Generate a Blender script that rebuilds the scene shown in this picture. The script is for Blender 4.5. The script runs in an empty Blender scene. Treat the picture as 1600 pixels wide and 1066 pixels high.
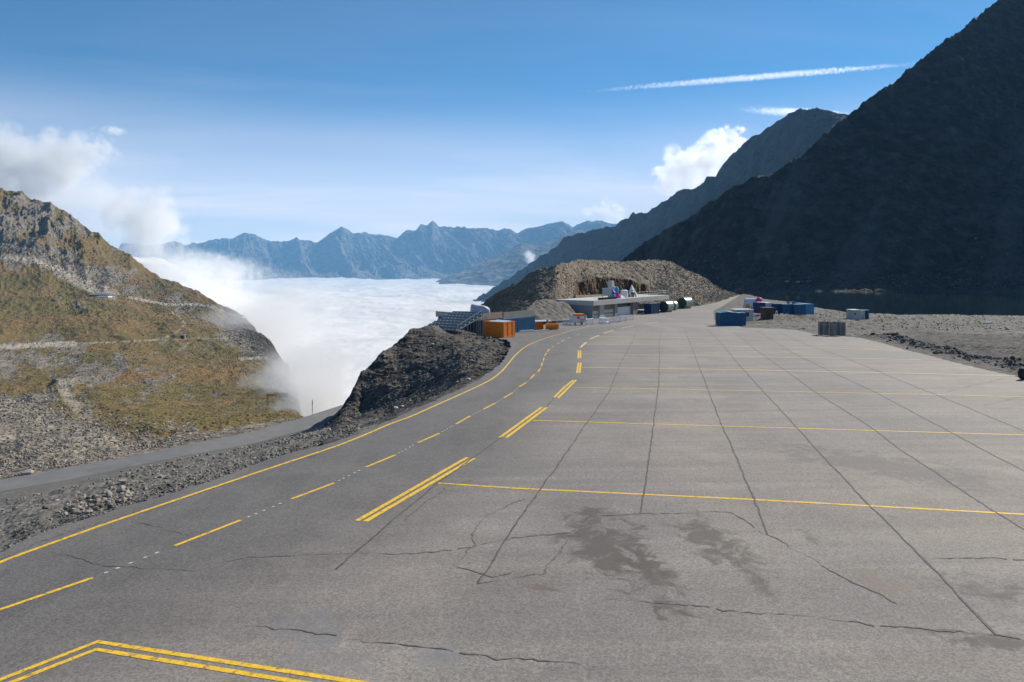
import bpy, math, random
import numpy as np
from mathutils import Vector, geometry
random.seed(7); rng = np.random.default_rng(7)
SC = bpy.context.scene
R = math.radians
# ---------------------------------------------------------------- camera
F, HY, CZ = 1067.0, 420.0, 6.5      # focal length and horizon in photo pixels, camera height
cam_d = bpy.data.cameras.new("camera"); cam = bpy.data.objects.new("camera", cam_d)
SC.collection.objects.link(cam); SC.camera = cam
cam.location = (0, 0, CZ); cam.rotation_euler = (R(90), 0, 0)
cam_d.sensor_width = 36; cam_d.lens = 36 * F / 1600
cam_d.shift_y = -(533 - HY) / 1600
cam_d.clip_start = 0.5; cam_d.clip_end = 90000
# ---------------------------------------------------------------- sky, sun, exposure
SUN_AZ, SUN_EL = R(46), R(34)       # azimuth from +Y towards +X
w = bpy.data.worlds.new("World"); SC.world = w; w.use_nodes = True
nt = w.node_tree; N = nt.nodes; L = nt.links
for n in list(N): N.remove(n)
sky = N.new("ShaderNodeTexSky"); sky.sky_type = 'NISHITA'; sky.sun_disc = False
sky.sun_elevation = SUN_EL; sky.sun_rotation = SUN_AZ
sky.altitude = 2700; sky.air_density = 1.0; sky.dust_density = 0.4; sky.ozone_density = 3.0
bg = N.new("ShaderNodeBackground"); bg.inputs[1].default_value = 0.095
out = N.new("ShaderNodeOutputWorld")
# thin cirrus streaks high in the sky
tc = N.new("ShaderNodeTexCoord")
sep = N.new("ShaderNodeSeparateXYZ"); L.new(tc.outputs["Generated"], sep.inputs[0])
def wm(op, a, b=None, clamp=False):
    m = N.new("ShaderNodeMath"); m.operation = op; m.use_clamp = clamp
    for i, v in enumerate((a, b)):
        if v is None: continue
        if isinstance(v, (int, float)): m.inputs[i].default_value = v
        else: L.new(v, m.inputs[i])
    return m.outputs[0]
zz = wm('MAXIMUM', sep.outputs[2], 0.02)
cx = wm('DIVIDE', sep.outputs[0], wm('ADD', zz, 0.12)); cy = wm('DIVIDE', sep.outputs[1], wm('ADD', zz, 0.12))
cmb = N.new("ShaderNodeCombineXYZ"); L.new(wm('MULTIPLY', wm('ADD', cx, wm('MULTIPLY', cy, 0.25)), 0.35), cmb.inputs[0])
L.new(wm('ADD', wm('MULTIPLY', cy, 1.1), wm('MULTIPLY', cx, -0.22)), cmb.inputs[1])
nz = N.new("ShaderNodeTexNoise"); nz.inputs["Scale"].default_value = 1.3; nz.inputs["Detail"].default_value = 8
nz.inputs["Roughness"].default_value = 0.55; nz.inputs["Distortion"].default_value = 0.5
L.new(cmb.outputs[0], nz.inputs["Vector"])
mr = N.new("ShaderNodeMapRange"); mr.inputs[1].default_value = 0.40; mr.inputs[2].default_value = 0.85
L.new(nz.outputs[0], mr.inputs[0])
low = N.new("ShaderNodeMapRange"); low.inputs[1].default_value = 0.26; low.inputs[2].default_value = 0.04
low.inputs[3].default_value = 0.05; low.inputs[4].default_value = .75; L.new(sep.outputs[2], low.inputs[0])
mixw = N.new("ShaderNodeMixRGB"); mixw.inputs[2].default_value = (13.5, 11.3, 10.2, 1)
veil = N.new("ShaderNodeMapRange"); veil.inputs[1].default_value = 0.27; veil.inputs[2].default_value = 0.0; veil.inputs[3].default_value = 0; veil.inputs[4].default_value = 0.80; veil.interpolation_type = 'SMOOTHSTEP'; L.new(sep.outputs[2], veil.inputs[0])
L.new(wm('MAXIMUM', wm('MULTIPLY', mr.outputs[0], low.outputs[0], True), wm('MULTIPLY', veil.outputs[0], wm('ADD', wm('MULTIPLY', mr.outputs[0], .5), .72), True)), mixw.inputs[0])
tint = N.new("ShaderNodeMixRGB"); tint.blend_type = 'MULTIPLY'; tint.inputs[0].default_value = 1; tint.inputs[2].default_value = (.38, .755, .88, 1)
L.new(sky.outputs[0], tint.inputs[1]); L.new(tint.outputs[0], mixw.inputs[1]); L.new(mixw.outputs[0], bg.inputs[0]); L.new(bg.outputs[0], out.inputs[0])
sd = bpy.data.lights.new("sun", 'SUN'); sd.energy = 5.0; sd.angle = R(0.53); sd.color = (1.0, 0.93, 0.82)
sun = bpy.data.objects.new("sun", sd); SC.collection.objects.link(sun)
sdir = Vector((math.sin(SUN_AZ)*math.cos(SUN_EL), math.cos(SUN_AZ)*math.cos(SUN_EL), math.sin(SUN_EL)))
sun.rotation_euler = sdir.to_track_quat('Z', 'Y').to_euler()
SC.view_settings.view_transform = 'Standard'; SC.view_settings.look = 'None'
SC.view_settings.exposure = 0.5; SC.view_settings.gamma = 1.0
SC.render.engine = 'CYCLES'
SC.cycles.max_bounces = 5; SC.cycles.diffuse_bounces = 3; SC.cycles.volume_bounces = 3
SC.cycles.transparent_max_bounces = 12
SC.cycles.volume_max_steps = 96; SC.cycles.volume_step_rate = 1.0
SC.cycles.use_denoising = True; SC.cycles.sample_clamp_indirect = 4

# ---------------------------------------------------------------- helpers
def P(px, py, D):                    # photo pixel + forward distance -> world point
    return ((px - 800) / F * D, D, CZ + (HY - py) / F * D)
def yeff(y):
    y = np.asarray(y, float)
    return np.where(y < 130, y, 130 + 60 * (1 - np.exp(-(np.maximum(y, 130) - 130) / 60)))
def zl(x, y):                        # surface of the parking area and the road
    return -0.0351 * yeff(y) + 0.0103 * np.asarray(x, float)
def gD(px, py):                      # distance at which a view ray meets that surface
    lo, hi = 2.0, 900.0
    for _ in range(50):
        m = (lo + hi) / 2; X, Y, Z = P(px, py, m)
        if Z > float(zl(X, Y)): lo = m
        else: hi = m
    return (lo + hi) / 2
def G(px, py):
    d = gD(px, py); X, Y, Z = P(px, py, d); return (X, Y, float(zl(X, Y)))

def _hash(ix, iy, iz, s):
    with np.errstate(over='ignore'):
        h = (ix.astype(np.uint32) * np.uint32(374761393) + iy.astype(np.uint32) * np.uint32(668265263)
             + iz.astype(np.uint32) * np.uint32(2147483647 - 58) + np.uint32(s * 974711))
        h = (h ^ (h >> np.uint32(13))) * np.uint32(1274126177)
        h = h ^ (h >> np.uint32(16))
        h = h * np.uint32(2246822519); h = h ^ (h >> np.uint32(15))
    return (h & np.uint32(0xFFFFFF)).astype(np.float64) / 0xFFFFFF
def vnoise(x, y, z, s=0):            # value noise, -1..1
    xi, yi, zi = np.floor(x).astype(np.int64), np.floor(y).astype(np.int64), np.floor(z).astype(np.int64)
    fx, fy, fz = x - xi, y - yi, z - zi
    fx, fy, fz = [f * f * f * (f * (f * 6 - 15) + 10) for f in (fx, fy, fz)]
    r = 0
    for a in (0, 1):
        for b in (0, 1):
            for c in (0, 1):
                r = r + _hash(xi + a, yi + b, zi + c, s) * (fx if a else 1 - fx) * (fy if b else 1 - fy) * (fz if c else 1 - fz)
    return r * 2 - 1
def fbm(x, y, z, sc, octv=5, rough=0.5, s=0, ridged=False):
    t = 0; a = 1.0; n = 0; f = 1.0 / sc
    for o in range(octv):
        v = vnoise(x * f + o * 17.3, y * f - o * 9.1, z * f + o * 3.7, s + o)
        if ridged: v = 1 - 2 * np.abs(v)
        t = t + v * a; n += a; a *= rough; f *= 2.03
    return t / n
def worley(x, y, sc, s=0):           # distance to nearest feature point (2-D), 0..~1
    x = x / sc; y = y / sc
    xi, yi = np.floor(x).astype(np.int64), np.floor(y).astype(np.int64)
    best = np.full(np.shape(x), 9.0); z0 = np.zeros_like(xi)
    for a in (-1, 0, 1):
        for b in (-1, 0, 1):
            px = xi + a + _hash(xi + a, yi + b, z0, s); py = yi + b + _hash(xi + a, yi + b, z0, s + 5)
            best = np.minimum(best, (px - x) ** 2 + (py - y) ** 2)
    return np.sqrt(best)
def sst(a, b, x):
    t = np.clip((np.asarray(x, float) - a) / (b - a), 0, 1); return t * t * (3 - 2 * t)
def inpoly(x, y, poly):
    ins = np.zeros(np.shape(x), bool); n = len(poly)
    for i in range(n):
        x1, y1 = poly[i]; x2, y2 = poly[(i + 1) % n]
        if y1 == y2: continue
        c = ((y1 > y) != (y2 > y)) & (x < (x2 - x1) * (y - y1) / (y2 - y1) + x1)
        ins ^= c
    return ins
def dpoly(x, y, pts, closed=True):   # distance to a polyline
    d = np.full(np.shape(x), 1e18); n = len(pts)
    for i in range(n if closed else n - 1):
        x1, y1 = pts[i]; x2, y2 = pts[(i + 1) % n]
        dx, dy = x2 - x1, y2 - y1; l2 = dx * dx + dy * dy + 1e-12
        t = np.clip(((x - x1) * dx + (y - y1) * dy) / l2, 0, 1)
        d = np.minimum(d, (x - x1 - t * dx) ** 2 + (y - y1 - t * dy) ** 2)
    return np.sqrt(d)

def link_mesh(name, me, mat, parent=None):
    o = bpy.data.objects.new(name, me); SC.collection.objects.link(o)
    if mat is not None: me.materials.append(mat)
    if parent is not None: o.parent = parent
    return o
def np_mesh(name, V, Fc, mat, attr=None, smooth=False, parent=None):
    V = np.asarray(V, np.float32); Fc = np.asarray(Fc, np.int32); k = Fc.shape[1]
    me = bpy.data.meshes.new(name); me.vertices.add(len(V)); me.vertices.foreach_set("co", V.ravel())
    me.loops.add(Fc.size); me.loops.foreach_set("vertex_index", Fc.ravel())
    me.polygons.add(len(Fc)); me.polygons.foreach_set("loop_start", np.arange(0, Fc.size, k, dtype=np.int32))
    me.polygons.foreach_set("loop_total", np.full(len(Fc), k, np.int32))
    me.polygons.foreach_set("use_smooth", np.full(len(Fc), smooth, bool))
    if attr is not None:
        ca = me.color_attributes.new("zone", 'FLOAT_COLOR', 'POINT')
        ca.data.foreach_set("color", np.asarray(attr, np.float32).ravel())
    me.update(); me.validate()
    return link_mesh(name, me, mat, parent)
def grid_faces(nr, nc, keep=None):
    i = np.arange(nr - 1)[:, None] * nc + np.arange(nc - 1)[None, :]
    q = np.stack([i, i + 1, i + nc + 1, i + nc], -1).reshape(-1, 4)
    if keep is not None: q = q[keep.reshape(-1)]
    return q
def relief(keys, cols, segs):
    """terrain sheet swept over view azimuths; keys: (px, [(y, D), ...]) -> x, y, z, px, py (rows, cols)"""
    kp = np.array([k[0] for k in keys], float)
    Y = np.array([[p[0] for p in k[1]] for k in keys], float); D = np.array([[p[1] for p in k[1]] for k in keys], float)
    cols = np.asarray(cols, float)
    yc = np.stack([np.interp(cols, kp, Y[:, j]) for j in range(Y.shape[1])])
    dc = np.stack([np.exp(np.interp(cols, kp, np.log(D[:, j]))) for j in range(Y.shape[1])])
    zc = (HY - yc) / F * dc
    DD, ZZ, TT = [], [], []
    for j in range(Y.shape[1] - 1):
        n = segs[j]; last = j == Y.shape[1] - 2
        for t in np.linspace(0, 1, n + 1)[: None if last else -1]:
            d = 1 / ((1 - t) / dc[j] + t / dc[j + 1])
            a = np.where(np.abs(dc[j + 1] - dc[j]) < 1e-6, t, (d - dc[j]) / (dc[j + 1] - dc[j] + 1e-12))
            DD.append(d); ZZ.append(zc[j] + (zc[j + 1] - zc[j]) * a); TT.append(np.full_like(d, j + t))
    D_ = np.array(DD); Z_ = np.array(ZZ); T_ = np.array(TT)
    X_ = (cols[None, :] - 800) / F * D_
    return X_, D_.copy(), Z_ + CZ, np.broadcast_to(cols[None, :], D_.shape).copy(), T_
def smooth_rows(Z, k):
    for _ in range(k):
        Z[1:-1] = (Z[:-2] + 2 * Z[1:-1] + Z[2:]) / 4
    return Z
def smooth_cols(Z, k):
    for _ in range(k):
        Z[:, 1:-1] = (Z[:, :-2] + 2 * Z[:, 1:-1] + Z[:, 2:]) / 4
    return Z
def pyof(Yw, Zw): return HY - (Zw - CZ) / Yw * F
def interp1(pts, x):
    a = np.array(pts, float); return np.interp(x, a[:, 0], a[:, 1])
def struct(o, kind='structure', label=None):
    o["kind"] = kind
    if label: o["label"] = label
    return o

# ---------------------------------------------------------------- materials
class MT:
    def __init__(s, name):
        s.m = bpy.data.materials.new(name); s.m.use_nodes = True; s.t = s.m.node_tree
        s.N = s.t.nodes; s.L = s.t.links
        s.b = s.N.get("Principled BSDF"); s.o = s.N.get("Material Output")
        s.tc = s.N.new("ShaderNodeTexCoord"); s.vec = s.tc.outputs["Object"]
    def put(s, sock, v):
        if isinstance(v, (int, float)): sock.default_value = v
        elif isinstance(v, (tuple, list)): sock.default_value = (*v, 1) if len(v) == 3 and sock.type == 'RGBA' else v
        else: s.L.new(v, sock)
    def noise(s, scale, detail=4, rough=0.5, dist=0, vec=None):
        n = s.N.new("ShaderNodeTexNoise"); n.inputs["Scale"].default_value = scale; n.inputs["Detail"].default_value = detail
        n.inputs["Roughness"].default_value = rough; n.inputs["Distortion"].default_value = dist
        s.L.new(vec or s.vec, n.inputs["Vector"]); return n.outputs[0]
    def vor(s, scale, feature='F1', out=0, vec=None, rnd=1):
        n = s.N.new("ShaderNodeTexVoronoi"); n.feature = feature; n.inputs["Scale"].default_value = scale
        n.inputs["Randomness"].default_value = rnd
        s.L.new(vec or s.vec, n.inputs["Vector"]); return n.outputs[out]
    def math(s, op, a, b=0.0, clamp=False):
        n = s.N.new("ShaderNodeMath"); n.operation = op; n.use_clamp = clamp; s.put(n.inputs[0], a); s.put(n.inputs[1], b)
        return n.outputs[0]
    def ramp(s, f, a, b, lo=0.0, hi=1.0):
        n = s.N.new("ShaderNodeMapRange"); s.put(n.inputs[0], f); n.inputs[1].default_value = a; n.inputs[2].default_value = b
        n.inputs[3].default_value = lo; n.inputs[4].default_value = hi; return n.outputs[0]
    def mix(s, f, a, b, mode='MIX'):
        n = s.N.new("ShaderNodeMixRGB"); n.blend_type = mode; s.put(n.inputs[0], f); s.put(n.inputs[1], a); s.put(n.inputs[2], b)
        return n.outputs[0]
    def mapv(s, sc=(1, 1, 1), rot=(0, 0, 0), vec=None):
        n = s.N.new("ShaderNodeMapping"); n.inputs["Scale"].default_value = sc; n.inputs["Rotation"].default_value = rot
        s.L.new(vec or s.vec, n.inputs["Vector"]); return n.outputs[0]
    def attr(s, name="zone"):
        n = s.N.new("ShaderNodeAttribute"); n.attribute_name = name
        q = s.N.new("ShaderNodeSeparateColor"); s.L.new(n.outputs["Color"], q.inputs[0])
        return q.outputs[0], q.outputs[1], q.outputs[2], n.outputs["Alpha"]
    def bump(s, h, strength=0.5, dist=0.1):
        n = s.N.new("ShaderNodeBump"); n.inputs["Strength"].default_value = strength; n.inputs["Distance"].default_value = dist
        s.L.new(h, n.inputs["Height"]); s.L.new(n.outputs[0], s.b.inputs["Normal"])
    def fin(s, col=None, rough=0.8, metal=0.0, spec=0.3):
        if col is not None: s.put(s.b.inputs["Base Color"], col)
        s.put(s.b.inputs["Roughness"], rough); s.b.inputs["Metallic"].default_value = metal
        s.b.inputs["Specular IOR Level"].default_value = spec
        return s.m
def hs(c, k): return tuple(min(1, v * k) for v in c)
def rock_mat(name, base, dark, pale, sc=1.0, grass=((.158, .116, .050), (.23, .148, .066)), bump=0.6, bdist=0.3, hf=1.0, cut=(.16, .10, .055)):
    m = MT(name); g, t, k, a = m.attr()
    n1 = m.noise(0.9 * sc, 8, 0.65); n2 = m.noise(0.13 * sc, 5, 0.6, 0.4); v1 = m.vor(2.2 * sc, out=1); v2 = m.vor(0.7 * sc, out=1)
    c = m.mix(m.ramp(n2, 0.35, 0.65), dark, base)
    c = m.mix(m.ramp(n1, 0.42, 0.72, 0, 0.85 * hf), c, pale)
    vs = m.N.new("ShaderNodeSeparateColor"); m.L.new(v1, vs.inputs[0])
    vs2 = m.N.new("ShaderNodeSeparateColor"); m.L.new(v2, vs2.inputs[0])
    c = m.mix(1.0, c, m.mix(0.6 * hf, (1, 1, 1), m.mix(vs.outputs[0], (.55, .55, .57), (1.35, 1.3, 1.22))), 'MULTIPLY')
    c = m.mix(1.0, c, m.mix(0.5 * hf, (1, 1, 1), m.mix(vs2.outputs[1], (.6, .6, .6), (1.3, 1.3, 1.3))), 'MULTIPLY')
    gn = m.noise(0.25 * sc, 6, 0.7); gm = m.noise(1.6 * sc, 5, 0.7)
    gc = m.mix(m.ramp(gn, 0.4, 0.62), grass[0], grass[1]); gb = m.noise(0.022 * sc, 5, 0.6, 0.8)
    gc = m.mix(m.ramp(gb, .40, .56), m.mix(.75, gc, (.115, .108, .036)), m.mix(m.ramp(gb, .56, .66), gc, (.225, .125, .05))); gc = m.mix(m.ramp(gm, 0.35, 0.7, 0, 0.7), gc, hs(grass[0], 0.6))
    gf = m.ramp(m.math('ADD', g, m.math('MULTIPLY', m.math('SUBTRACT', gm, 0.5), 1.1)), 0.42, 0.6)
    c = m.mix(gf, c, gc)
    c = m.mix(m.math('MULTIPLY', t, 1.0, True), c, m.mix(m.ramp(n1, 0.3, 0.7), hs(pale, 0.85), hs(pale, 1.15)))
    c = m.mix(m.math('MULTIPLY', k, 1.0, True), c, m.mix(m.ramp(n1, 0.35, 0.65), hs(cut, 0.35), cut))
    m.bump(m.math('ADD', m.math('ADD', n1, m.math('MULTIPLY', n2, 2.0)), m.math('MULTIPLY', m.vor(2.2 * sc), 0.7)), bump, bdist)
    return m.fin(c, 0.93, 0, 0.15)
M_LEFT = rock_mat("left_slope_rock", (.185, .162, .132), (.10, .09, .075), (.33, .29, .235), sc=0.5, bdist=1.0)
M_BANK = rock_mat("bank_gravel", (.155, .145, .13), (.09, .087, .082), (.25, .235, .21), sc=2.6, bdist=0.1, hf=0.7)
M_SPUR = rock_mat("spur_rock", (.078, .070, .062), (.036, .035, .035), (.14, .13, .115), sc=0.8, bdist=0.5)
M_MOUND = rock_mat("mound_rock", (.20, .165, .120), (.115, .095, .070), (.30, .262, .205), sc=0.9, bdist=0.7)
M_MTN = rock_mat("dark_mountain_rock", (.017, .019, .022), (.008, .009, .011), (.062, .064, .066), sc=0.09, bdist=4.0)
M_RIDGE = rock_mat("hazy_ridge_rock", (.030, .031, .032), (.018, .019, .02), (.05, .05, .05), sc=0.03, bdist=12.0)
M_FAR = rock_mat("far_range_rock", (.10, .092, .084), (.04, .042, .042), (.30, .26, .22), sc=0.0045, bdist=70.0, hf=0.8)
M_FIELD = rock_mat("gravel_field", (.135, .125, .110), (.085, .079, .071), (.22, .207, .182), sc=1.1, bdist=0.25, hf=0.8, cut=(.075, .073, .072))
# ================================================================ PARKING AREA + MAIN ROAD
YEL = [(-330,1012),(-150,940),(0,878),(100,842),(190,810),(300,773),(400,739),(500,706),(532,695),(572,679),(610,662),(640,652),(675,636),(707,622),
       (740,607),(767,594),(785,580),(797,565),(806,554),(820,542),(837,534),(857,527),(875,522),(890,517),(920,510)]
EDGE_L = [(-330,985),(-150,920),(0,861),(70,829),(196,791),(308,759),(395,728),(455,707),(525,691),(560,677),(600,660),(640,643),(680,626),(715,610),(745,594),(768,580),(783,567),
          (791,556),(797,545),(798,537),(792,531),(770,529),(745,527)]
EDGE_R = [(1157,461),(1150,466),(1140,472),(1127,480),(1115,486),(1116,500),(1163,512),(1215,514),(1245,516),(1278,524),(1320,526),(1344,528),(1382,537),(1415,547),(1453,556),(1490,566),
          (1523,574),(1556,581),(1583,588),(1640,601),(1800,640)]
wl = [G(*p)[:2] for p in EDGE_L]; wr = [G(*p)[:2] for p in EDGE_R]
far_l = [G(742,520)[:2], (-2.0, 135.0), (8.0, 175.0), (30.0, 215.0), G(1090,470)[:2], G(1120,464)[:2], G(1150,459)[:2]]
LOT = [(-42, -25)] + [(wl[0][0] - 4, wl[0][1] - 6)] + wl + far_l + wr + [(90, 20), (60, -25)]
LOTP = [(float(a), float(b)) for a, b in LOT]
def inlot(x, y): return inpoly(x, y, LOTP)
def ragged(pts, step, amp):
    o = []; n = len(pts)
    for i in range(n):
        a, b = Vector(pts[i]), Vector(pts[(i + 1) % n]); L_ = (b - a).length; k = max(1, min(60, int(L_ / step)))
        nn = Vector((-(b - a).y, (b - a).x)).normalized() if L_ > 0 else Vector((0, 0))
        for j in range(k):
            p = a.lerp(b, j / k) + nn * random.uniform(-amp, amp); o.append((p.x, p.y))
    return o
bd = ragged(LOTP, 0.6, 0.12)
gx, gy = [], []
for yy in np.concatenate([np.arange(-24, 60, 1.5), np.arange(60, 140, 2.2), np.arange(140, 380, 4)]):
    s_ = 1.5 if yy < 60 else 2.2 if yy < 140 else 4
    xs = np.arange(-45, 140, s_); gx += list(xs); gy += [yy] * len(xs)
gx = np.array(gx) + rng.uniform(-.2, .2, len(gx)); gy = np.array(gy, float) + rng.uniform(-.2, .2, len(gy))
k_ = inlot(gx, gy) & (dpoly(gx, gy, LOTP) > 0.7); gx, gy = gx[k_], gy[k_]
pts = [Vector(p) for p in bd] + [Vector((a, b)) for a, b in zip(gx, gy)]
nb = len(bd)
cv, _, cf, *_r = geometry.delaunay_2d_cdt(pts, [(i, (i + 1) % nb) for i in range(nb)], [], 1, 1e-5)
vx = np.array([v.x for v in cv]); vy = np.array([v.y for v in cv])
V = np.stack([vx, vy, zl(vx, vy)], 1); Ft = np.array([f for f in cf if len(f) == 3])
nrm = (V[Ft[:, 1], 0] - V[Ft[:, 0], 0]) * (V[Ft[:, 2], 1] - V[Ft[:, 0], 1]) - (V[Ft[:, 1], 1] - V[Ft[:, 0], 1]) * (V[Ft[:, 2], 0] - V[Ft[:, 0], 0])
Ft[nrm < 0] = Ft[nrm < 0][:, ::-1]
# tone: R = older tan surface of the parking area (0 = fresher dark road asphalt)
ROAD_R = [G(*p)[:2] for p in [(-400,1190),(152,990),(380,905),(527,890),(690,757),(790,684),(862,621),(901,583),(903,548),(915,536),(950,519),(1000,508),(1030,503)]]
def side(x, y, line):                # >0 right of the line
    d = dpoly(x, y, line, False); s_ = np.zeros_like(x)
    lx = np.interp(y, [p[1] for p in line], [p[0] for p in line]); return np.where(x > lx, d, -d)
tn = sst(-2.5, 3.5, side(vx, vy, ROAD_R) + 2.2 * fbm(vx, vy, 0 * vx, 6, 4, s=3))
tn = np.maximum(tn, sst(110, 150, vy))
at = np.stack([tn, 0 * tn, 0 * tn, 1 + 0 * tn], 1)
m = MT("asphalt"); g_, _s1, *_ = m.attr()
sp = m.noise(38, 4, 0.75); bl = m.noise(0.35, 6, 0.6, 0.6); big = m.noise(0.07, 4, 0.55)
st = m.noise(1.0, 6, 0.65, 0.3, m.mapv((0.05, 0.9, 1), (0, 0, R(-8)))); fine = m.vor(26, out=1); fs = m.N.new("ShaderNodeSeparateColor"); m.L.new(fine, fs.inputs[0])
road = m.mix(m.ramp(bl, .3, .7), (.106, .100, .096), (.147, .138, .131)); trk_ = m.noise(.8, 5, .6, .3, m.mapv((1, .06, 1), (0, 0, R(-30)))); road = m.mix(m.ramp(trk_, .5, .72, 0, .6), road, (.168, .160, .150))
old = m.mix(m.ramp(bl, .32, .68), (.182, .162, .143), (.250, .220, .194))
old = m.mix(m.ramp(big, .42, .60, 0, .75), old, (.165, .156, .148))
old = m.mix(m.ramp(st, .48, .72, 0, .5), old, (.30, .27, .232)); sc2 = m.noise(2.2, 7, .7, 1.2, m.mapv((1, .25, 1), (0, 0, R(35)))); old = m.mix(m.ramp(sc2, .56, .74, 0, .55), old, (.31, .282, .243)); old = m.mix(m.ramp(sc2, .40, .28, 0, .5), old, (.13, .12, .11))
old = m.mix(m.ramp(st, .46, .28, 0, .45), old, (.14, .133, .128))
c = m.mix(g_, road, old); c = m.mix(1.0, c, m.mix(_s1, (.86, .86, .875), (1.13, 1.12, 1.10)), "MULTIPLY")
c = m.mix(1.0, c, m.mix(fs.outputs[0], (.74, .74, .74), (1.24, 1.24, 1.24)), 'MULTIPLY')
c = m.mix(1.0, c, m.mix(m.ramp(sp, .35, .65), (.82, .82, .82), (1.16, 1.16, 1.16)), 'MULTIPLY')
# damp stains of their own shape: (px, py, along, across, rotation, strength)
geo = m.N.new("ShaderNodeSeparateXYZ"); m.L.new(m.vec, geo.inputs[0])
sn = m.noise(1.4, 6, 0.7, 0.8); sn2 = m.noise(0.5, 4, 0.6, 0.4, m.mapv((.6, 1.5, 1)))
def stain(p0, p1, wid, thr, colr, amt, c):
    a = Vector(G(*p0)[:2]); b = Vector(G(*p1)[:2]); ce = (a + b) / 2; d = (b - a); hl = d.length / 2; d.normalize()
    dx = m.math('SUBTRACT', geo.outputs[0], ce.x); dy = m.math('SUBTRACT', geo.outputs[1], ce.y)
    u = m.math('DIVIDE', m.math('ADD', m.math('MULTIPLY', dx, d.x), m.math('MULTIPLY', dy, d.y)), hl)
    v = m.math('DIVIDE', m.math('ADD', m.math('MULTIPLY', dx, -d.y), m.math('MULTIPLY', dy, d.x)), wid)
    r = m.math('SQRT', m.math('ADD', m.math('MULTIPLY', u, u), m.math('MULTIPLY', v, v)))
    f = m.math('SUBTRACT', m.math('SUBTRACT', 1.0, r), m.math('MULTIPLY', m.math('SUBTRACT', sn, thr), 4.5))
    return m.mix(m.ramp(f, -0.12, 0.5, 0, amt), c, colr)
dk = (.078, .070, .060)
c = stain((920,798), (985,915), 1.0, .50, dk, .85, c); c = stain((995,862), (1056,945), 0.5, .50, dk, .8, c)
c = stain((1058,800), (1175,892), 0.8, .48, dk, .75, c); c = stain((1160,880), (1215,945), 0.3, .40, dk, .6, c)
c = stain((1245,825), (1285,860), 0.3, .40, dk, .6, c); c = stain((1470,900), (1640,960), 0.9, .44, (.085, .08, .075), .8, c)
c = stain((1440,990), (1660,1020), 0.35, .46, (.075, .07, .065), .8, c); c = stain((815,915), (890,925), 0.16, .45, (.13, .10, .075), .8, c)
c = stain((1300,860), (1450,960), 0.8, .40, (.19, .15, .115), .6, c); c = stain((640,1010), (760,1060), 0.5, .45, (.17, .175, .18), .6, c)
c = stain((440,950), (560,1060), 0.6, .48, (.17, .175, .18), .5, c); c = stain((1230,700), (1560,760), 1.6, .52, (.12, .108, .10), .6, c)
m.bump(m.math('ADD', fs.outputs[1], sp), 0.35, 0.006)
ASPH = m.fin(c, 0.85, 0, 0.3)
lot_o = struct(np_mesh("parking_area", V, Ft, ASPH, at), label="wide weathered asphalt parking area with its access road")

# paint and tar lines lying on the asphalt
def pmat(name, col, wear):
    m = MT(name); n = m.noise(7, 7, .75); f2 = m.vor(24, out=1); s2 = m.N.new("ShaderNodeSeparateColor"); m.L.new(f2, s2.inputs[0])
    c = m.mix(m.ramp(n, .62 - wear, .70 - wear * .6, 0, .9), col, (.11, .105, .10)); c = m.mix(1.0, c, m.mix(s2.outputs[0], (.82,) * 3, (1.12,) * 3), 'MULTIPLY')
    m.bump(n, .3, .004); return m.fin(c, .75, 0, .3)
YELM = pmat("yellow_paint", (.74, .46, .03), 0.10); YELW = pmat("worn_yellow_paint", (.58, .44, .16), 0.04)
WHTM = pmat("white_marks", (.5, .5, .5), 0.05)
m = MT("tar_joint"); n = m.noise(5, 5, .7); TAR = m.fin(m.mix(m.ramp(n, .35, .65), (.052, .050, .048), (.105, .10, .095)), .8)
def strip(segs, wid, dz=0.006, jit=0.0, wj=0.0, step=0.5):
    V_, F_ = [], []; gaps = wj > .5
    for pl in segs:
        pw = [Vector(G(*p)[:2]) for p in pl]; q = []
        for a, b in zip(pw[:-1], pw[1:]):
            L_ = (b - a).length; st_ = step * max(1, a.length / 40); k = max(1, int(L_ / st_))
            q += [a.lerp(b, i / k) for i in range(k)]
        q.append(pw[-1]); prev = None; off = 0; base = len(V_)
        for i, p in enumerate(q):
            t = (q[min(i + 1, len(q) - 1)] - q[max(i - 1, 0)]).normalized(); nn = Vector((-t.y, t.x))
            off = off * .72 + random.gauss(0, jit); ww = wid * .5 * (1 + random.uniform(-wj, wj)) * ((.35 + 1.3 * abs(math.sin(i * .11 + len(pl)))) if gaps else 1)
            for s_ in (-1, 1):
                e = p + nn * (off + s_ * ww); V_.append((e.x, e.y, float(zl(e.x, e.y)) + dz))
            if i and not (gaps and math.sin(i * .37 + 2 * math.sin(i * .13)) > .995): F_.append((base + 2 * i - 2, base + 2 * i - 1, base + 2 * i + 1, base + 2 * i))
    F_ = [f[::-1] if ((V_[f[1]][0]-V_[f[0]][0])*(V_[f[2]][1]-V_[f[0]][1])-(V_[f[1]][1]-V_[f[0]][1])*(V_[f[2]][0]-V_[f[0]][0])) < 0 else f for f in F_]
    return V_, F_
def mark(name, segs, wid, mat, dz=0.006, jit=0.0, wj=0.0, label=None, step=0.5):
    V_, F_ = strip(segs, wid, dz, jit, wj, step); return struct(np_mesh(name, V_, F_, mat), label=label)
def smooth_px(pts, k=2):             # Chaikin
    for _ in range(k):
        o = [pts[0]]
        for a, b in zip(pts[:-1], pts[1:]):
            o += [(a[0]*.75+b[0]*.25, a[1]*.75+b[1]*.25), (a[0]*.25+b[0]*.75, a[1]*.25+b[1]*.75)]
        pts = o + [pts[-1]]
    return pts
mark("edge_line", [smooth_px(YEL)], .14, YELM, label="continuous yellow line along the left edge of the road")
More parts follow.
